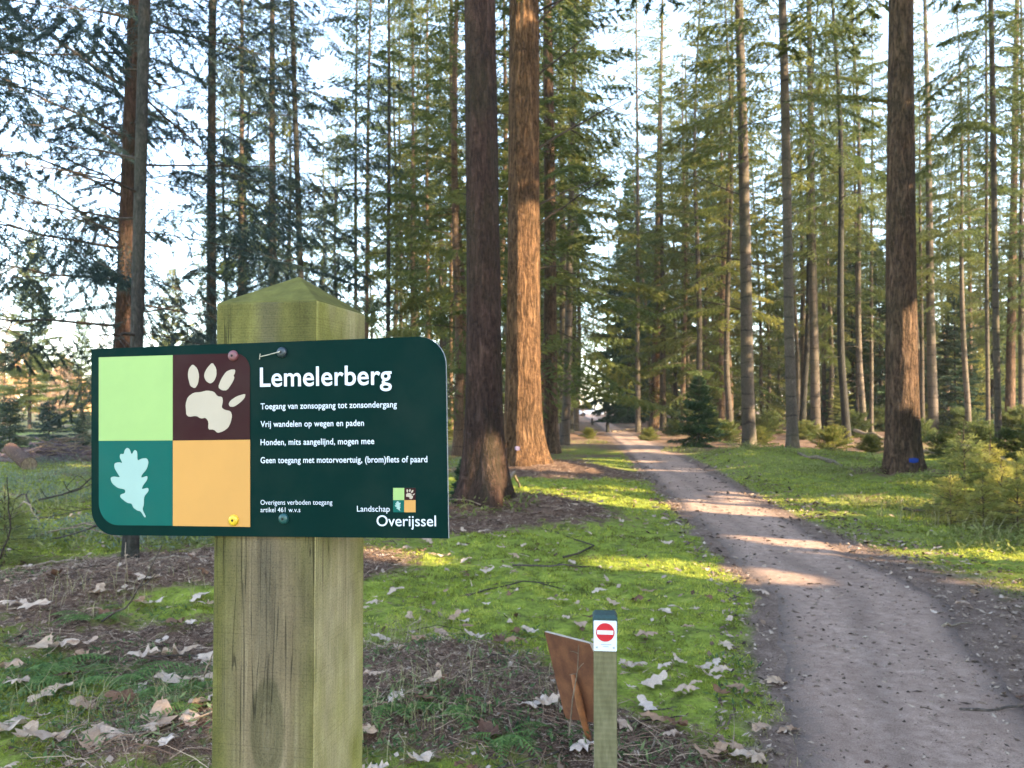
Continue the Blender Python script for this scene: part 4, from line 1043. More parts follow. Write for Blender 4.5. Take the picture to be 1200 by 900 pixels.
# ------------------------------------------------------------------ unseen stand past the right edge, placed for shade; crowns cut along sun shafts
re0 = np.random.default_rng(123)
def S_at(p, t): return np.array(p)+SDIR*t
BEAMS = []          # (point, radius): a shaft of sun reaching this point
for z in np.arange(.1, 5.2, .5): BEAMS.append(((t2.location[0]+.1, t2.location[1]-.3, z), .42))
for px, py, r in ((620, 578, .5), (655, 582, .45), (680, 590, .35), (940, 597, .35), (985, 600, .45), (1040, 598, .55), (1100, 596, .5), (905, 588, .3), (850, 592, .25),
                  (1010, 645, .22), (1060, 655, .30), (1110, 662, .33), (1160, 668, .36), (1200, 672, .36), (950, 640, .2), (900, 634, .16), (1190, 690, .16),
                  (780, 551, .3), (830, 552, .3), (730, 549, .3), (690, 548, .5), (660, 545, .5), (1150, 590, .5), (1180, 575, .5)):
    BEAMS.append((tuple(G(px, py)), r))
for z in (.3, .7, 1.1):
    BEAMS.append(((4.2*1.35, 9.4, z), .4)); BEAMS.append(((6.0, 9.3, z), .4))
def carve(T):
    c = T.mean(1); keep = np.ones(len(c), bool)
    for p, r in BEAMS:
        v = c - np.array(p); t = v @ SDIR
        d2 = (v*v).sum(1) - t*t
        keep &= ~((d2 < r*r*1.9) & (t > 0))
    return keep
EDGE = [(6.2, -1.5, 13, .3), (8.3, 1.0, 15, .4), (7.4, -4.2, 15, .3), (10.8, -1.6, 17, .4), (11.6, 2.4, 18, .5), (10.2, -5.6, 17, .4), (14.5, 0.4, 20, .6), (14.2, 4.6, 20, .8), (13.6, -4.6, 20, .5), (18.2, 3.0, 22, .8), (18.6, -2.2, 22, .8), (9.8, 5.2, 12, .4),
        (12.6, 11.2, 16, .5), (14.2, 8.6, 19, .6), (17.2, 10.6, 21, .8), (18.4, 7.0, 22, .8), (16.0, 14.2, 19, .6), (21.6, 12.4, 22, .8), (20.4, 17.0, 22, 1.5)]
for _ in range(46):      # stray shafts that fleck the trunks and the floor
    yy_ = 6+34*re0.random(); xx_ = (re0.random()*1.25-.55)*yy_
    BEAMS.append(((xx_, yy_, re0.random()**1.3*9), .16+.30*re0.random()))
re_ = np.random.default_rng(77)
for i, (x, y, h_, zb) in enumerate(EDGE):
    T, TI, BR = gen_crown(re_, Ht=h_, zb=zb, Lmax=2.5, nb=int(12*h_), dens=135, tl=.24, tw=.085, droop=.1, hang=.35, power=.7)
    k = carve(T + np.array([x, y, 0])); T, TI = T[k], TI[k]
    BR = [b for b in BR if carve(np.stack([b[0][2:3]+np.array([x, y, 0])]*3, 1))[0]]
    o = thing('spruce_tree', 'dense unseen spruce beyond the right edge, placed for shade, crown cut for sun shafts', 'tree', (x, y, H(x, y)), 0, 'dense spruces beyond the right edge')
    trunk_mb(re_, h_, .14, .3, 12, .8, .03, .03).build('trunk', M['bark_spruce'], o, True)
    crown_mb(T, TI, BR).build('crown', NM, o)
# the wood far behind, which reads as one mass
mb = MB(); rf = np.random.default_rng(3)
far = []
for i in range(240):
    a = -1.05 + 2.1*(i+rf.random())/240
    d = 120 + 70*rf.random()
    x, y = d*math.sin(a), d*math.cos(a)+0
    if abs(x-.0993*y) < 4: continue
    hh = (9 if x < -25 else 15)*(.6+.7*rf.random())
    n = 420
    u = rf.random(n)**.8; az = rf.random(n)*6.283; rad = (1-u)*2.6*(.5+.5*rf.random(n))+.2
    c = np.stack([x+np.cos(az)*rad, y+np.sin(az)*rad, .5+u*hh], -1)
    dd = rf.normal(0, 1, (n, 3)); dd /= np.linalg.norm(dd, axis=1)[:, None]
    pr = np.cross(dd, rf.normal(0, 1, (n, 3))); pr /= np.linalg.norm(pr, axis=1)[:, None]
    mb.tris(np.stack([c-pr*.25, c+pr*.25, c+dd*.9], 1), 0 if rf.random() < (.45 if x < -20 else .8) else 1, rf.random(n)*.6+.3*rf.random())
mb.build('distant_wood', [M['needles'], M['larch_twigs']], None, kind='stuff', label='distant wood closing the view behind the stands', cat='wood')

# the air: thin pale haze between the far trees
hz = MB(); hz.box((-428, -88, -2.5), (428, 628, 46))
hm = bpy.data.materials.new('haze'); hm.use_nodes = True; hm.node_tree.nodes.clear()
hv = hm.node_tree.nodes.new('ShaderNodeVolumePrincipled'); ho = hm.node_tree.nodes.new('ShaderNodeOutputMaterial')
hv.inputs['Color'].default_value = (.92, .94, .96, 1); hv.inputs['Density'].default_value = HAZE; hv.inputs['Anisotropy'].default_value = .1
hm.node_tree.links.new(hv.outputs[0], ho.inputs['Volume'])
hz.build('haze', hm, None, kind='stuff', label='thin pale haze hanging between the far trees', cat='haze')
# ------------------------------------------------------------------ floor cover nobody could count
def blades(rng, x, y, h, w, lean, flat_=0.0):
    n = len(x); z = height(x, y)
    az = rng.random(n)*6.283; a2 = rng.random(n)*6.283
    b = np.stack([x, y, z-.004], -1)
    pr = np.stack([np.cos(az), np.sin(az), np.zeros(n)], -1)*(w/2)[:, None]
    tip = b + np.stack([np.cos(a2)*h*lean, np.sin(a2)*h*lean, h*np.maximum(1-flat_, .0)+.004], -1)
    return np.stack([b-pr, b+pr, tip], 1)
def sample(rng, n, d0, d1, spread=.85):
    d = d0*(d1/d0)**rng.random(n)
    return (rng.random(n)*2-1)*spread*d + .1, d
rv = np.random.default_rng(21)
def avoid_posts(x, y): return ((x-base[0])**2+(y-base[1])**2 > .02) & ((x-pT[0])**2+(y-pT[1])**2 > .006)
x, y = sample(rv, 520000, 2.2, 24)
lit, dirt, dry = masks(x, y)
cl = fbm(x*3.3, y*3.3, 61, 3)
k = (lit + .9*(fbm(x*2.2, y*2.2, 63, 3)-.5) < .42 + .25*(rv.random(len(x))-.5)) & (dirt < .42+.25*rv.random(len(x))) & (cl > .34) & (fbm(x*13, y*13, 69, 2) > .36)
x, y, dry, cl = x[k], y[k], dry[k], cl[k]
sz = np.clip(y/6, .55, 2.2)
hh = (.008+.017*rv.random(len(x)))*sz**.6*(.5+cl); ww = (.0055+.007*rv.random(len(x)))*sz
mb = MB(); mb.tris(blades(rv, x, y, hh, ww, .9), 0, np.clip(.12+.62*rv.random(len(x))+1.0*(fbm(x*1.6, y*1.6, 65, 3)-.5)+.9*(fbm(x*9, y*9, 67, 2)-.5)+.15*dry, 0, 1))
mb.build('moss', M['moss_blades'], None, kind='stuff', label='bright green moss cushions covering the forest floor', cat='moss')
# brown needles and bits
x, y = sample(rv, 330000, 2.2, 20)
lit, dirt, dry = masks(x, y)
k = ((lit > .40+.3*rv.random(len(x))) & (dirt < .75)) | ((rv.random(len(x)) < .05) & (dirt < .9))
x, y = x[k], y[k]; n = len(x)
sz = np.clip(y/5, .6, 2.0)
ln = (.025+.06*rv.random(n)**2)*sz; az = rv.random(n)*6.283
z = height(x, y)+.004+.02*rv.random(n)
b = np.stack([x, y, z], -1); dv = np.stack([np.cos(az), np.sin(az), rv.normal(0, .18, n)], -1)
pr = np.stack([-np.sin(az), np.cos(az), rv.normal(0, .3, n)], -1)*((.0022+.002*rv.random(n))*sz)[:, None]
mb = MB(); mb.tris(np.stack([b-pr, b+pr, b+dv*ln[:, None]], 1), 0, rv.random(n)**1.3)
mb.build('needle_litter', M['litter_needles'], None, kind='stuff', label='brown needle litter and fine twig bits on the floor', cat='litter')
x, y = sample(rv, 60000, 2.3, 22)
L_, R_ = path_lr(y); k = (x > L_-.35) & (x < R_+.9) & (rv.random(len(x)) < np.clip(.30 + .8*np.abs((x-(L_+R_)/2)/(R_-L_))**1.5, 0, 1)); x, y = x[k], y[k]; n = len(x)
sz = np.clip(y/5, .6, 2.2)*(.004+.012*rv.random(n)**3); az = rv.random(n)*6.283
c = np.stack([x, y, height(x, y)+.016], -1)
e1 = np.stack([np.cos(az), np.sin(az), rv.normal(0, .3, n)], -1)*(sz*(1+2.2*rv.random(n)**3))[:, None]; e2 = np.stack([-np.sin(az), np.cos(az), rv.normal(0, .3, n)], -1)*sz[:, None]; e3 = np.zeros((n, 3)); e3[:, 2] = sz*.6
mb = MB(); t_ = rv.random(n)**1.2
for a_, b_ in ((e1, e2), (e2, -e1), (-e1, -e2), (-e2, e1)): mb.tris(np.stack([c+a_, c+b_, c+e3], 1), 0, t_)
mb.build('path_grit', M['grit'], None, kind='stuff', label='grit, bark crumbs and tiny stones strewn over the path', cat='grit')
# loose thin twigs and straw tangled over the litter, and crumbled leaves
def tangle(n, d0, d1, lmin, lmax, r, zup, tint):
    x, y = sample(rv, n*4, d0, d1); lit, dirt, dry = masks(x, y)
    k = (lit > .32+.35*rv.random(len(x))) & (dirt < .6); x, y = x[k][:n], y[k][:n]; n = len(x)
    az = rv.random(n)*6.283; ln = lmin+(lmax-lmin)*rv.random(n)**1.8; bend = rv.normal(0, .35, n)
    r = r*(.5+rv.random(n)); t = np.clip(tint+.45*(rv.random(n)-.5), 0, 1); z0 = zup*rv.random(n); z1 = zup*rv.random(n)*1.5
    P = []
    for s in np.linspace(0, 1, 5):
        a = az+bend*s; px_, py_ = x+np.cos(a)*ln*s, y+np.sin(a)*ln*s
        P.append(np.stack([px_, py_, height(px_, py_)+.006+z0*(1-s)+z1*s+.25*zup*np.sin(s*3.1)], -1))
    lt = np.stack([-np.sin(az), np.cos(az), np.zeros(n)], -1); up_ = np.array([0, 0, 1.])
    for a in range(4):
        r0_, r1_ = (r*(1-.18*a))[:, None], (r*(1-.18*(a+1)))[:, None]
        for u_, v_ in ((lt, up_), (up_, -lt), (-lt, lt*0-up_*.3)):
            A, B, C_, D_ = P[a]+u_*r0_, P[a]+v_*r0_, P[a+1]+v_*r1_, P[a+1]+u_*r1_
            T.append(np.stack([A, B, C_], 1)); T.append(np.stack([A, C_, D_], 1)); TI.extend([t, t])
T, TI = [], []
tangle(1500, 2.3, 9, .06, .34, .0022, .03, .45); tangle(330, 2.3, 7, .08, .36, .0014, .06, .7); tangle(500, 8, 22, .2, .8, .006, .05, .45)
mb = MB(); mb.tris(np.concatenate(T), 0, np.concatenate(TI)); mb.build('twig_litter', M['litter_needles'], None, kind='stuff', label='tangle of fine dry twigs and straw over the litter', cat='litter')
x, y = sample(rv, 16000, 2.3, 16); lit, dirt, dry = masks(x, y); k = (dirt < .95) & (rv.random(len(x)) < .25+.5*lit); x, y = x[k], y[k]; n = len(x)
c = np.stack([x, y, height(x, y)+.012+.01*rv.random(n)], -1); s_ = (.006+.022*rv.random(n)**2)*np.clip(y/5, .8, 1.6); az = rv.random(n)*6.283
e1 = np.stack([np.cos(az), np.sin(az), rv.normal(0, .35, n)], -1)*s_[:, None]; e2 = np.stack([-np.sin(az), np.cos(az), rv.normal(0, .35, n)], -1)*(s_*(.35+.4*rv.random(n)))[:, None]
mb = MB(); t_ = rv.random(n); mb.tris(np.stack([c-e1, c-e2, c+e1], 1), 0, t_); mb.tris(np.stack([c-e1, c+e1, c+e2*1.2], 1), 0, t_)
mb.build('leaf_crumbs', M['crumbs'], None, kind='stuff', label='crumbled bits of old leaves lying over moss and litter', cat='litter')
# low green plants in clumps at the left and along the front
def clumps(cs, per, rad, hgt, lw, ll, name, m_, label, cat):
    T, TI = [], []
    for cx, cy_, s in cs:
        n = int(per*s); r = rad*s**.5*np.sqrt(rv.random(n)); a = rv.random(n)*6.283
        x, y = cx+r*np.cos(a), cy_+r*np.sin(a)
        z = height(x, y) + hgt*s**.4*rv.random(n)*(1-.5*r/(rad*s**.5))
        p = np.stack([x, y, z], -1)
        d = rv.normal(0, 1, (n, 3))*[1, 1, .45] + [0, 0, .25]; d /= np.linalg.norm(d, axis=1)[:, None]
        pr = np.cross(d, rv.normal(0, .25, (n, 3))+[0, 0, 1]); pr /= np.linalg.norm(pr, axis=1)[:, None]
        l = (ll*(.5+rv.random(n)))[:, None]; w = (lw*(.5+rv.random(n)))[:, None]
        T.append(np.stack([p, p+d*l*.5+pr*w/2, p+d*l], 1)); T.append(np.stack([p, p+d*l, p+d*l*.5-pr*w/2], 1))
        t = np.clip(rv.random(n)*.7+.3*rv.random(), 0, 1); TI += [t, t]
    mb = MB(); mb.tris(np.concatenate(T), 0, np.concatenate(TI))
    return mb.build(name, m_, None, kind='stuff', label=label, cat=cat)
pts = []
for px, py, s in ((70, 800, 1.2), (200, 835, 1.3), (30, 850, 1.2), (120, 880, 1.4), (215, 880, 1.2), (20, 770, .8), (150, 780, .8), (230, 800, .6), (480, 870, 1.3), (450, 800, .8), (560, 850, .9), (600, 890, .9), (520, 780, .5), (450, 880, 1.2), (640, 860, .5),
                  (10, 700, .8), (190, 735, .4), (60, 830, 1.0), (600, 810, .6), (580, 770, .5), (870, 820, .3), (855, 780, .3), (620, 745, .25), (690, 884, .35), (722, 890, .3), (740, 880, .4), (790, 895, .5)):
    p = G(px, py); pts.append((p[0], p[1], s))
clumps(pts, 230, .27, .08, .010, .040, 'undergrowth', M['green_plants'], 'low dark green plants creeping over the litter', 'undergrowth')
pts = []
for px, py, s in ((1090, 570, 1.5), (1120, 600, 2), (1010, 560, 1.5), (960, 556, 1.6), (905, 545, 1.5), (1150, 640, 1), (1190, 640, 1.5), (1030, 590, 1), (1080, 595, 1), (860, 540, 1.5), (990, 545, 2), (1130, 560, 2), (1190, 560, 2), (800, 530, 1.5), (700, 520, 1), (560, 612, .6), (600, 610, .4), (530, 600, .6), (30, 610, 1.2), (90, 640, 1), (220, 640, .8)):
    p = G(px, py); pts.append((p[0], p[1], s))
clumps(pts, 420, .55, .16, .022, .07, 'ground_herbs', M['lit_grass'], 'knee-low green herbs and blueberry twigs between the trunks', 'undergrowth')
pts = []
for _ in range(46):
    q = G(-40+310*rv.random(), 545+105*rv.random()); pts.append((q[0], q[1], .5+1.3*rv.random()))
for px, py, s in ((20, 545, 2), (80, 548, 2), (95, 560, 2), (560, 545, 1.5), (520, 560, 1.5), (450, 600, 1)): q = G(px, py); pts.append((q[0], q[1], s))
clumps(pts, 300, .50, .22, .012, .07, 'frosty_undergrowth', M['frosty'], 'pale bluish-green scrub and heather between moss and brush pile', 'undergrowth')
# dry and pale grass stalks
T, TI = [], []
def stalks(px, py, n, rad, hmin, hmax, w):
    p = G(px, py)
    r = rad*np.sqrt(rv.random(n)); a = rv.random(n)*6.283
    x, y = p[0]+r*np.cos(a), p[1]+r*np.sin(a)
    h = hmin+(hmax-hmin)*rv.random(n); az = rv.random(n)*6.283; ln = h*(.3+.9*rv.random(n))
    z = height(x, y)
    prev = np.stack([x, y, z], -1); ww = np.full(n, w)
    pa = np.stack([-np.sin(az), np.cos(az), np.zeros(n)], -1)
    t = rv.random(n)
    for s in (.4, .75, 1.0):
        nxt = np.stack([x+np.cos(az)*ln*s**2, y+np.sin(az)*ln*s**2, z+h*s*(1.25-.45*s)], -1)
        w0, w1 = ww[:, None]/2, ww[:, None]/2*(.65 if s < 1 else .05)
        T.append(np.stack([prev-pa*w0, prev+pa*w0, nxt+pa*w1], 1)); T.append(np.stack([prev-pa*w0, nxt+pa*w1, nxt-pa*w1], 1)); TI.extend([t, t])
        prev, ww = nxt, ww*.65
for a in ((30, 600, 90, 1.2, .15, .5, .006), (100, 590, 90, 1.2, .15, .45, .006), (60, 640, 60, .8, .1, .35, .005), (200, 640, 50, .6, .1, .3, .005), (150, 720, 60, .5, .06, .25, .004), (40, 860, 70, .35, .08, .30, .003), (150, 860, 60, .3, .06, .22, .003), (220, 850, 40, .2, .06, .25, .003), (460, 760, 120, .22, .05, .16, .0028), (500, 740, 80, .25, .05, .15, .0028), (590, 830, 60, .3, .05, .18, .003), (660, 850, 25, .2, .05, .2, .0028),
          (20, 640, 60, .5, .2, .6, .005), (60, 560, 80, 1.5, .2, .5, .008), (1160, 620, 220, .7, .15, .5, .006), (1100, 612, 120, .7, .1, .35, .006), (1195, 640, 120, .6, .1, .4, .006), (980, 590, 90, .8, .06, .2, .006), (880, 880, 40, .25, .04, .1, .003), (520, 850, 80, .3, .06, .2, .003), (470, 880, 60, .3, .06, .2, .003), (100, 730, 60, .5, .05, .25, .004)):
    stalks(*a)
mb = MB(); mb.tris(np.concatenate(T), 0, np.concatenate(TI)); mb.build('dry_grass', M['dry_grass'], None, kind='stuff', label='dry straw-coloured grass stalks among the plants', cat='grass')

# ------------------------------------------------------------------ fallen leaves, each its own
def leaf_mesh(rng, i):
    n = 34; yv = np.linspace(0, 1, n)
    pts = []
    lob = rng.uniform(3.2, 4.3); ph = rng.uniform(0, 1)
    V, F = [], []
    k1, k2, k3 = rng.normal(.2, .3), rng.normal(.05, .2), rng.normal(0, .06)
    def zz(x, y): return k1*x*x*2 + k2*(y-.5)**2 + k3*math.sin(6*y+9*x) + .05*math.sin(14*y+3*i)*abs(x)*3
    for sgn in (-1, 1):
        o = len(V)
        for q in range(n):
            t = yv[q]
            saw = abs(((t*lob+ph+(.08 if sgn > 0 else 0)) % 1)*2-1)
            w = (.30*math.sin(math.pi*min(1, t*.93+.04))**.8*(.62+.3*t))*(.62+.62*saw**1.1) + .012
            if t < .1: w = .012
            yy_ = t + .07*saw*(t > .1)
            V.append((sgn*w, yy_-.5, zz(w, yy_))); V.append((0, t-.5, zz(0, t)-.006))
        for q in range(n-1):
            a = o+2*q; f = (a, a+2, a+3, a+1)
            F.append(f if sgn < 0 else f[::-1])
    mb = MB(); mb.add(V, F)
    return mb.mesh('fallen_leaf', [M['leaf']], True)
rl = np.random.default_rng(9)
LM = [leaf_mesh(rl, i) for i in range(9)]
def put_leaf(x, y, size, label, group):
    o = link('fallen_leaf', LM[int(rl.integers(len(LM)))], None, label, 'leaf', group)
    z = H(x, y) + .010 + .012*rl.random() + (.024 if group != 'fallen leaves on the path' else .003)
    o.location = (x, y, z); o.scale = (size,)*3
    tl = .16 if group != 'fallen leaves on the path' else .14
    o.rotation_euler = (rl.normal(0, tl), rl.normal(0, tl), rl.random()*6.283)
LG = {'moss': ('pale curled oak leaf lying on the bright green moss', 'fallen leaves on the moss'),
      'left': ('pale curled oak leaf on the dark litter left of the wooden post', 'fallen leaves left of the post'),
      'heap': ('pale curled oak leaf on the brown litter between the two posts', 'fallen leaves between the posts'),
      'path': ('flat brownish leaf lying on the sandy path', 'fallen leaves on the path'),
      'edge': ('pale leaf on the verge right of the path', 'fallen leaves on the right verge')}
KNOWN = [(42, 733, 36), (130, 735, 18), (115, 715, 16), (170, 702, 20), (152, 699, 10), (95, 775, 14), (62, 826, 44), (12, 868, 42), (82, 802, 26), (150, 838, 30), (20, 815, 28), (48, 770, 24), (100, 845, 26), (205, 740, 18), (60, 700, 16), (20, 725, 20), (110, 890, 30), (60, 885, 34), (180, 720, 16), (235, 715, 14), (10, 790, 20), (215, 770, 26), (245, 780, 24), (195, 815, 34), (228, 815, 28), (188, 880, 34), (235, 858, 34), (222, 880, 24), (140, 884, 44), (172, 890, 20), (70, 768, 24), (120, 775, 12), (90, 768, 12), (30, 880, 20), (165, 780, 18), (185, 760, 14),
         (518, 652, 16), (545, 656, 14), (500, 632, 12), (583, 632, 14), (602, 672, 12), (462, 698, 18), (480, 728, 14), (515, 752, 22), (530, 728, 24), (603, 740, 18), (618, 744, 14), (680, 735, 16), (575, 878, 34), (545, 730, 10), (500, 720, 12), (440, 712, 14), (465, 845, 22), (430, 880, 22), (432, 826, 16), (495, 848, 24), (650, 815, 20), (640, 850, 24), (625, 848, 22), (660, 850, 20), (685, 888, 24), (700, 888, 20), (765, 800, 34), (800, 810, 18), (745, 780, 24), (730, 776, 14), (755, 745, 18), (780, 718, 16), (790, 716, 14), (720, 704, 14), (745, 702, 16), (703, 690, 12), (755, 690, 12), (830, 702, 12), (835, 795, 16), (840, 775, 12), (760, 832, 20), (790, 850, 18), (860, 880, 28), (885, 888, 24), (890, 855, 18), (912, 795, 22), (925, 850, 18), (880, 708, 14), (890, 693, 14), (870, 888, 20), (845, 882, 20), (560, 770, 20), (585, 778, 18), (605, 770, 20), (490, 770, 22), (445, 760, 16), (540, 640, 10), (570, 668, 14), (660, 700, 14), (700, 760, 18), (690, 845, 22)]
for px, py, w in KNOWN:
    p = G(px, py, .03)
    zone = 'left' if px < 250 else ('heap' if px < 700 and py > 740 else ('path' if px > 905 else 'moss'))
    put_leaf(p[0], p[1], min(.22 if px < 250 else .155, w/FPX*p[1]*(1.85 if px < 250 else 1.5)*(.9+.3*rl.random())), *LG[zone])
n = 0
while n < 235:
    d = 2.6*(13/2.6)**rl.random(); x = (rl.random()*1.5-.72)*d
    L_, R_ = path_lr(d)
    if L_-.12 < x < R_-.1 and rl.random() < .85: continue
    if x > R_ and d > 8: continue
    if not avoid_posts(np.array([x]), np.array([d]))[0]: continue
    u = x/d
    zone = 'path' if L_ < x < R_ else ('edge' if x >= R_ else ('left' if u < -.3 else ('heap' if d < 4.2 and u < .1 else 'moss')))
    put_leaf(x, d, (.06+.075*rl.random()) if zone != 'path' else .05+.05*rl.random(), *LG[zone]); n += 1

# ------------------------------------------------------------------ sticks, logs, brush, ferns
def stick(pts3, r, m_, label, group=None, name='fallen_stick', forks=2, cat='stick'):
    P = np.array(pts3, float); c = P[0].copy(); Q = P-c
    mb = MB(); s = np.linspace(0, 1, 9)
    seg = np.concatenate([[0], np.cumsum(np.linalg.norm(np.diff(Q, axis=0), axis=1))]); seg /= seg[-1]
    R = np.stack([np.interp(s, seg, Q[:, i]) for i in range(3)], -1) + rl.normal(0, r*.5, (9, 3))
    mb.tube(R, np.linspace(r, r*.45, 9), 6)
    Ls = np.linalg.norm(Q[-1])
    for _ in range(forks):
        a = rl.integers(2, 7); d = R[-1]-R[0]; d = d/np.linalg.norm(d); l = np.cross(d, [0, 0, 1])*rl.choice([-1, 1])
        mb.tube(np.stack([R[a], R[a]+(d*.6+l*.5)*Ls*.12, R[a]+(d*.9+l*.7+[0, 0, .1])*Ls*.22]), [r*.5, r*.4, r*.2], 4)
    o = mb.build(name, M[m_], None, True); o.location = c
    return tag(o, label, cat, group)
def onfloor(px, py, up=.02): p = G(px, py); return (p[0], p[1], H(p[0], p[1])+up)
stick([onfloor(1125, 836), onfloor(1160, 837), onfloor(1206, 834, .04)], .008, 'dead_wood', 'thin dark stick lying at the right edge of the path', forks=0)
stick([onfloor(870, 890), onfloor(905, 884), onfloor(918, 890)], .014, 'pale_wood', 'short thick pale stick on the moss at the path\'s left edge', forks=0)
stick([onfloor(1105, 737), onfloor(1140, 733)], .010, 'pale_wood', 'short pale stick among leaves on the verge right of the path', forks=1)
stick([onfloor(36, 675), onfloor(60, 672, .04), onfloor(95, 672)], .012, 'pale_wood', 'pale straight stick on the brown litter at the left edge', forks=0)
stick([onfloor(160, 684), onfloor(200, 676, .05), onfloor(250, 672)], .014, 'pale_wood', 'pale branch lying across the litter just left of the post', forks=1)
stick([onfloor(120, 745), W(150, 710, 4.6), W(175, 668, 4.5), W(190, 640, 4.5)], .007, 'dead_wood', 'thin dark twig standing slanted left of the post below the sign', forks=1)
stick([onfloor(147, 710), W(149, 670, 5.2), W(147, 635, 5.2)], .005, 'pale_wood', 'thin whitish upright twig under the orange square', forks=0)
stick([onfloor(215, 820), W(238, 792, 3.6), W(250, 766, 3.55)], .007, 'pale_wood', 'pale bent twig leaning against the left side of the post', forks=0)
stick([onfloor(600, 668), onfloor(670, 672, .05), onfloor(700, 664)], .010, 'dead_wood', 'dark thin branch lying across the moss behind the marker post', forks=1)
stick([onfloor(660, 655), onfloor(700, 645, .04), onfloor(640, 625)], .010, 'dead_wood', 'bent stick beside the foot of the dark red fir', forks=1)
stick([onfloor(590, 596, .1), onfloor(603, 586, .35), W(612, 581, 14.5)], .035, 'pale_wood', 'pale broken piece of wood leaning on the sunlit fir\'s mound', forks=0)
stick([onfloor(540, 700), onfloor(620, 686, .05), onfloor(660, 690)], .008, 'dead_wood', 'long thin twig on the moss right of the post', forks=2)
stick([W(1128, 522, 13), W(1165, 532, 12.3), W(1206, 550, 11.6)], .035, 'pale_wood', 'long pale dead branch propped among the saplings at the right edge', forks=1)
stick([W(1001, 503, 28), W(1030, 512, 26.5), W(1045, 520, 25)], .06, 'pale_wood', 'pale fallen branch left behind the thick brown fir', forks=1)
stick([onfloor(1060, 598), onfloor(1090, 607, .1), onfloor(1105, 612)], .022, 'dead_wood', 'brown forked branch on the floor right of the thick brown fir', forks=2)
stick([onfloor(718, 507, .02), onfloor(740, 505, .1), onfloor(758, 502, .05)], .07, 'pale_wood', 'pale fallen log beside the far lane', name='fallen_log', forks=0, cat='log')
stick([W(934, 545, 20.6), W(925, 536, 20.5), W(921, 525, 20.4)], .055, 'pale_wood', 'pale broken root leaning at the foot of the olive-brown trunk', forks=0)
stick([onfloor(938, 546), onfloor(975, 551, .08), onfloor(1000, 558)], .05, 'pale_wood', 'mossy fallen branch beside the olive-brown trunk\'s foot', forks=1)
stick([W(0, 655, 6.2), W(12, 620, 6.2), W(8, 560, 6.1)], .008, 'dead_wood', 'thin upright twig at the left edge', forks=3)
stick([onfloor(60, 640), W(110, 618, 6.8), W(140, 598, 6.8), W(180, 560, 7.0)], .010, 'dead_wood', 'slanting bare twig passing behind the sign\'s lower left corner', forks=2)
stick([onfloor(40, 600, .1), W(90, 575, 9.5), W(130, 540, 9.5)], .016, 'dead_wood', 'long bare branch sagging behind the sign\'s left edge', forks=3)
for q in range(16):
    px, py = -10+250*rl.random(), 556+92*rl.random(); c0 = np.array(onfloor(px, py)); a = rl.normal(0, .5)+(3.14 if rl.random() < .5 else 0); l = .5+1.3*rl.random()
    c1 = c0+[math.cos(a)*l*.5, math.sin(a)*l*.3, .05+.25*rl.random()]; c2 = c0+[math.cos(a)*l, math.sin(a)*l*.6, 0]; c2[2] = H(c2[0], c2[1])+.03+.12*rl.random()
    stick([c0, c1, c2], .006+.010*rl.random(), 'dead_wood' if q % 3 else 'pale_wood', 'bare branch lying in the scrub behind the left half of the sign', 'branches in the scrub at the left', forks=int(rl.integers(1, 4)))
ns = 0
while ns < 46:
    d = 2.7*(9/2.7)**rl.random(); u = rl.random()*1.1-.68; x = u*d
    L_, R_ = path_lr(d)
    if x > L_-.1: continue
    li = masks(np.array([x]), np.array([d]))[0][0]
    if rl.random() > li: continue
    a = rl.random()*6.283; l = .12+.4*rl.random()**2
    p0 = np.array([x, d]); p1 = p0+l*np.array([math.cos(a), math.sin(a)]); pm_ = (p0+p1)/2
    lb = ('thin twig on the dark litter left of the post', 'twigs left of the post') if u < -.3 else (('thin twig on the brown litter between the posts', 'twigs between the posts') if d < 4.6 else ('thin twig lying near the feet of the firs', 'twigs near the firs'))
    stick([(*p0, H(*p0)+.012), (*pm_, H(*pm_)+.02+.03*rl.random()), (*p1, H(*p1)+.012+.04*rl.random())], .0022+.004*rl.random(), 'dead_wood' if rl.random() < .6 else 'pale_wood', lb[0], lb[1], forks=int(rl.integers(0, 3))); ns += 1
# brush pile and cut log behind the left edge
bp = thing('brush_pile', 'heap of bare purplish twigs behind a cut log at the left edge', 'brush pile', (*G(62, 541)[:2], H(*G(62, 541)[:2])))
mb = MB()
for _ in range(260):
    a = rl.random()*6.283; r = rl.random()**.6*1.0
    c = np.array([r*math.cos(a)*1.5, r*math.sin(a)*.7, (1-r)*.55*rl.random()+.05])
    az = rl.normal(.2, .7); l = .3+.8*rl.random()
    d = np.array([math.cos(az), math.sin(az), rl.normal(0, .25)])
    mb.tube(np.stack([c-d*l/2, c+rl.normal(0, .04, 3), c+d*l/2]), [.016, .013, .006], 4)
mb.build('twigs', simple_mat('purplish_twigs', (.15, .11, .12), .85, .2, .4, 8), bp)
mb = MB()
for _ in range(90):
    a = rl.random()*6.283; r = rl.random()**.6*.8
    c = np.array([r*math.cos(a)*1.2+.4, r*math.sin(a)*.6, (1-r)*.55+.1]); az = rl.normal(.2, .8); l = .3+.5*rl.random()
    d = np.array([math.cos(az), math.sin(az), rl.normal(.05, .25)])
    mb.tube(np.stack([c-d*l/2, c+rl.normal(0, .04, 3), c+d*l/2]), [.012, .010, .004], 4)
mb.build('pale_twigs', M['pale_wood'], bp)
a, b = np.array([*G(12, 547)[:2], .42]), np.array([*G(34, 553)[:2], .16])
lg = thing('cut_log', 'short reddish cut log lying in front of the twig heap', 'log', tuple(a))
mb = MB(); mb.tube(np.stack([a-a, (b-a)*.5, b-a]), [.15, .155, .16], 18, cap=False); mb.build('bark', M['stump'], lg, True)
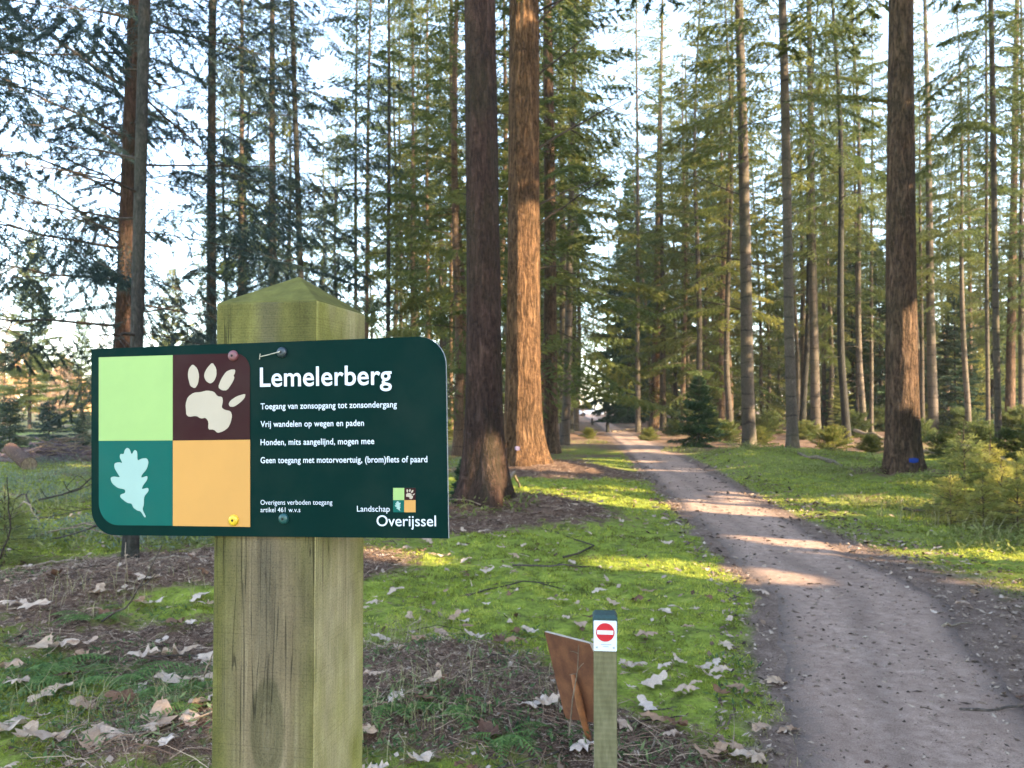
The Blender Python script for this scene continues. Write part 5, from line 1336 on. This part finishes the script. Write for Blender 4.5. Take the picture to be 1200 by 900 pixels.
for p, q in ((a, a-b), (b, b-a)):
    q = q/np.linalg.norm(q); e1 = np.cross(q, [0, 0, 1]); e1 /= np.linalg.norm(e1); e2 = np.cross(e1, q)
    mb = MB(); mb.add([p-a+q*.004+.152*(e1*math.cos(t)+e2*math.sin(t)) for t in np.linspace(0, 6.283, 18, endpoint=False)], [tuple(range(18))]); mb.build('cut_face', M['pale_wood'], lg)
# ferns
def fern(px, py, s, label, nf=5):
    p = onfloor(px, py, 0)
    o = thing('fern', label, 'fern', p, rl.random()*6, 'ferns')
    for k in range(nf):
        az = k*6.283/nf + rl.normal(0, .3); L = s*(.7+.4*rl.random()); T = []
        mb = MB(); t = np.linspace(0, 1, 16)
        ax = np.stack([np.cos(az)*L*t, np.sin(az)*L*t, L*(.65*t-.62*t*t)+.01], -1)
        mb.tube(ax[::3], np.linspace(.0022, .001, 6), 3)
        for i in range(2, 16):
            for sg in (-1, 1):
                w = L*.30*(1-t[i])**.7*min(1, t[i]*5)+.008
                lt = np.array([-math.sin(az), math.cos(az), 0])*sg; fw = np.array([math.cos(az), math.sin(az), -.15])
                d = lt*.9+fw*.45+[0, 0, -.15]; b = L*.035
                for u0 in (0, .33, .66):
                    T.append((ax[i]+d*w*u0-fw*b*.7, ax[i]+d*w*(u0+.05)+fw*b*(1-u0*.6), ax[i]+d*w*(u0+.42)))
        mb.tris(np.array(T), 0, rl.random(len(T))); mb.build('frond', M['fern'], o)
for a in ((110, 742, .17, 'small bright green fern in the litter left of the post'), (62, 790, .20, 'fern with spread fronds at the left edge below the brown litter'), (150, 805, .18, 'fern beside pale leaves left of the post'), (90, 815, .16, 'low fern in front of the largest pale leaf at the left'), (185, 825, .15, 'fern nearest the left side of the post'),
          (225, 865, .14, 'small fern low against the left side of the post'), (455, 855, .15, 'fern just right of the post near the bottom edge'), (525, 860, .13, 'small fern between the post and the rusty board'), (590, 885, .13, 'small fern below the rusty board'), (30, 820, .16, 'dark fern at the lower left edge')):
    fern(a[0], a[1], a[2]*1.75, a[3], 7)
# bare seedling in front of the rusty board
mb = MB(); c = G(667, 862); sd = thing('bare_seedling', 'thin bare seedling twig in front of the rusty board', 'seedling', (c[0], c[1], 0))
P = [W(667, 862, 2.98), W(671, 820, 2.97), W(677, 785, 2.96), W(678, 756, 2.95)]
mb.tube(np.array(P)-[c[0], c[1], 0], [.003, .0025, .002, .001], 5)
mb.build('stem', M['pale_wood'], sd)
for p, q in (((677, 785), (684, 777)), ((678, 766), (668, 763)), ((676, 790), (667, 791))):
    mb = MB(); a = W(*p, 2.96)-[c[0], c[1], 0]; b = W(*q, 2.95)-[c[0], c[1], 0]; mb.tube(np.stack([a, (a+b)/2+[0, 0, .002], b]), [.0015, .0013, .0008], 4); mb.build('twig', M['pale_wood'], sd)

# ------------------------------------------------------------------ far end of the lane: two short posts and two parked cars
for px, d, lb in ((694, 62, 'short dark post standing in the middle of the far lane'), (712, 44, 'short dark post at the right edge of the far lane')):
    x, y = spot(px, d)
    mb = MB(); th = np.linspace(0, 6.283, 14, endpoint=False); V = []
    for r, z in ((.10, -.05), (.10, .50), (.085, .56), (.03, .575)): V += [(r*math.cos(t), r*math.sin(t), z) for t in th]
    F = [(k*14+j, k*14+(j+1) % 14, (k+1)*14+(j+1) % 14, (k+1)*14+j) for k in range(3) for j in range(14)] + [tuple(3*14+j for j in range(14))]
    mb.add(V, F); o = mb.build('barrier_post', M['bark_dark'], None); o.location = (x, y, H(x, y)); tag(o, lb, 'post', 'barrier posts on the lane')
def car(px, d, rz, m_, label):
    x, y = spot(px, d); o = thing('parked_car', label, 'car', (x, y, H(x, y)), rz, 'parked cars at the lane\'s end')
    prof = [(-2.0, .35), (-2.05, .75), (-1.9, .95), (-1.2, 1.0), (1.1, 1.0), (2.0, .82), (2.1, .55), (2.05, .3)]
    def ext(name, P, w0, w1, m):
        n = len(P); V = [(p[0], -w0 if p[1] < 1.05 else -w1, p[1]) for p in P]+[(p[0], w0 if p[1] < 1.05 else w1, p[1]) for p in P]
        mb = MB(); mb.add(V, [tuple(range(n)), tuple(range(2*n-1, n-1, -1))]+[(i, n+i, n+(i+1) % n, (i+1) % n) for i in range(n)]); return bevel(mb.build(name, m, o), .05, 2)
    ext('body', prof, .85, .85, M[m_])
    ext('cabin', [(-1.75, .98), (-1.35, 1.42), (.25, 1.45), (1.05, .98)], .80, .62, M['glass'])
    ext('roof', [(-1.40, 1.40), (-1.25, 1.49), (.15, 1.51), (.32, 1.42)], .64, .64, M[m_])
    for sx_ in (-1.3, 1.3):
        for sy in (-.8, .8):
            mb = MB(); t = np.linspace(0, 6.283, 20, endpoint=False)
            V = [(.32*math.cos(a), -.1, .32*math.sin(a)) for a in t]+[(.32*math.cos(a), .1, .32*math.sin(a)) for a in t]
            mb.add(V, [tuple(range(20)), tuple(range(39, 19, -1))]+[(i, 20+i, 20+(i+1) % 20, (i+1) % 20) for i in range(20)])
            w = mb.build('wheel', M['tyre'], o); w.location = (sx_, sy, .32)
car(676, 133, 1.6, 'car_blue', 'blue parked car beyond the end of the lane')
car(692, 130, .05, 'car_white', 'white parked car beyond the end of the lane')
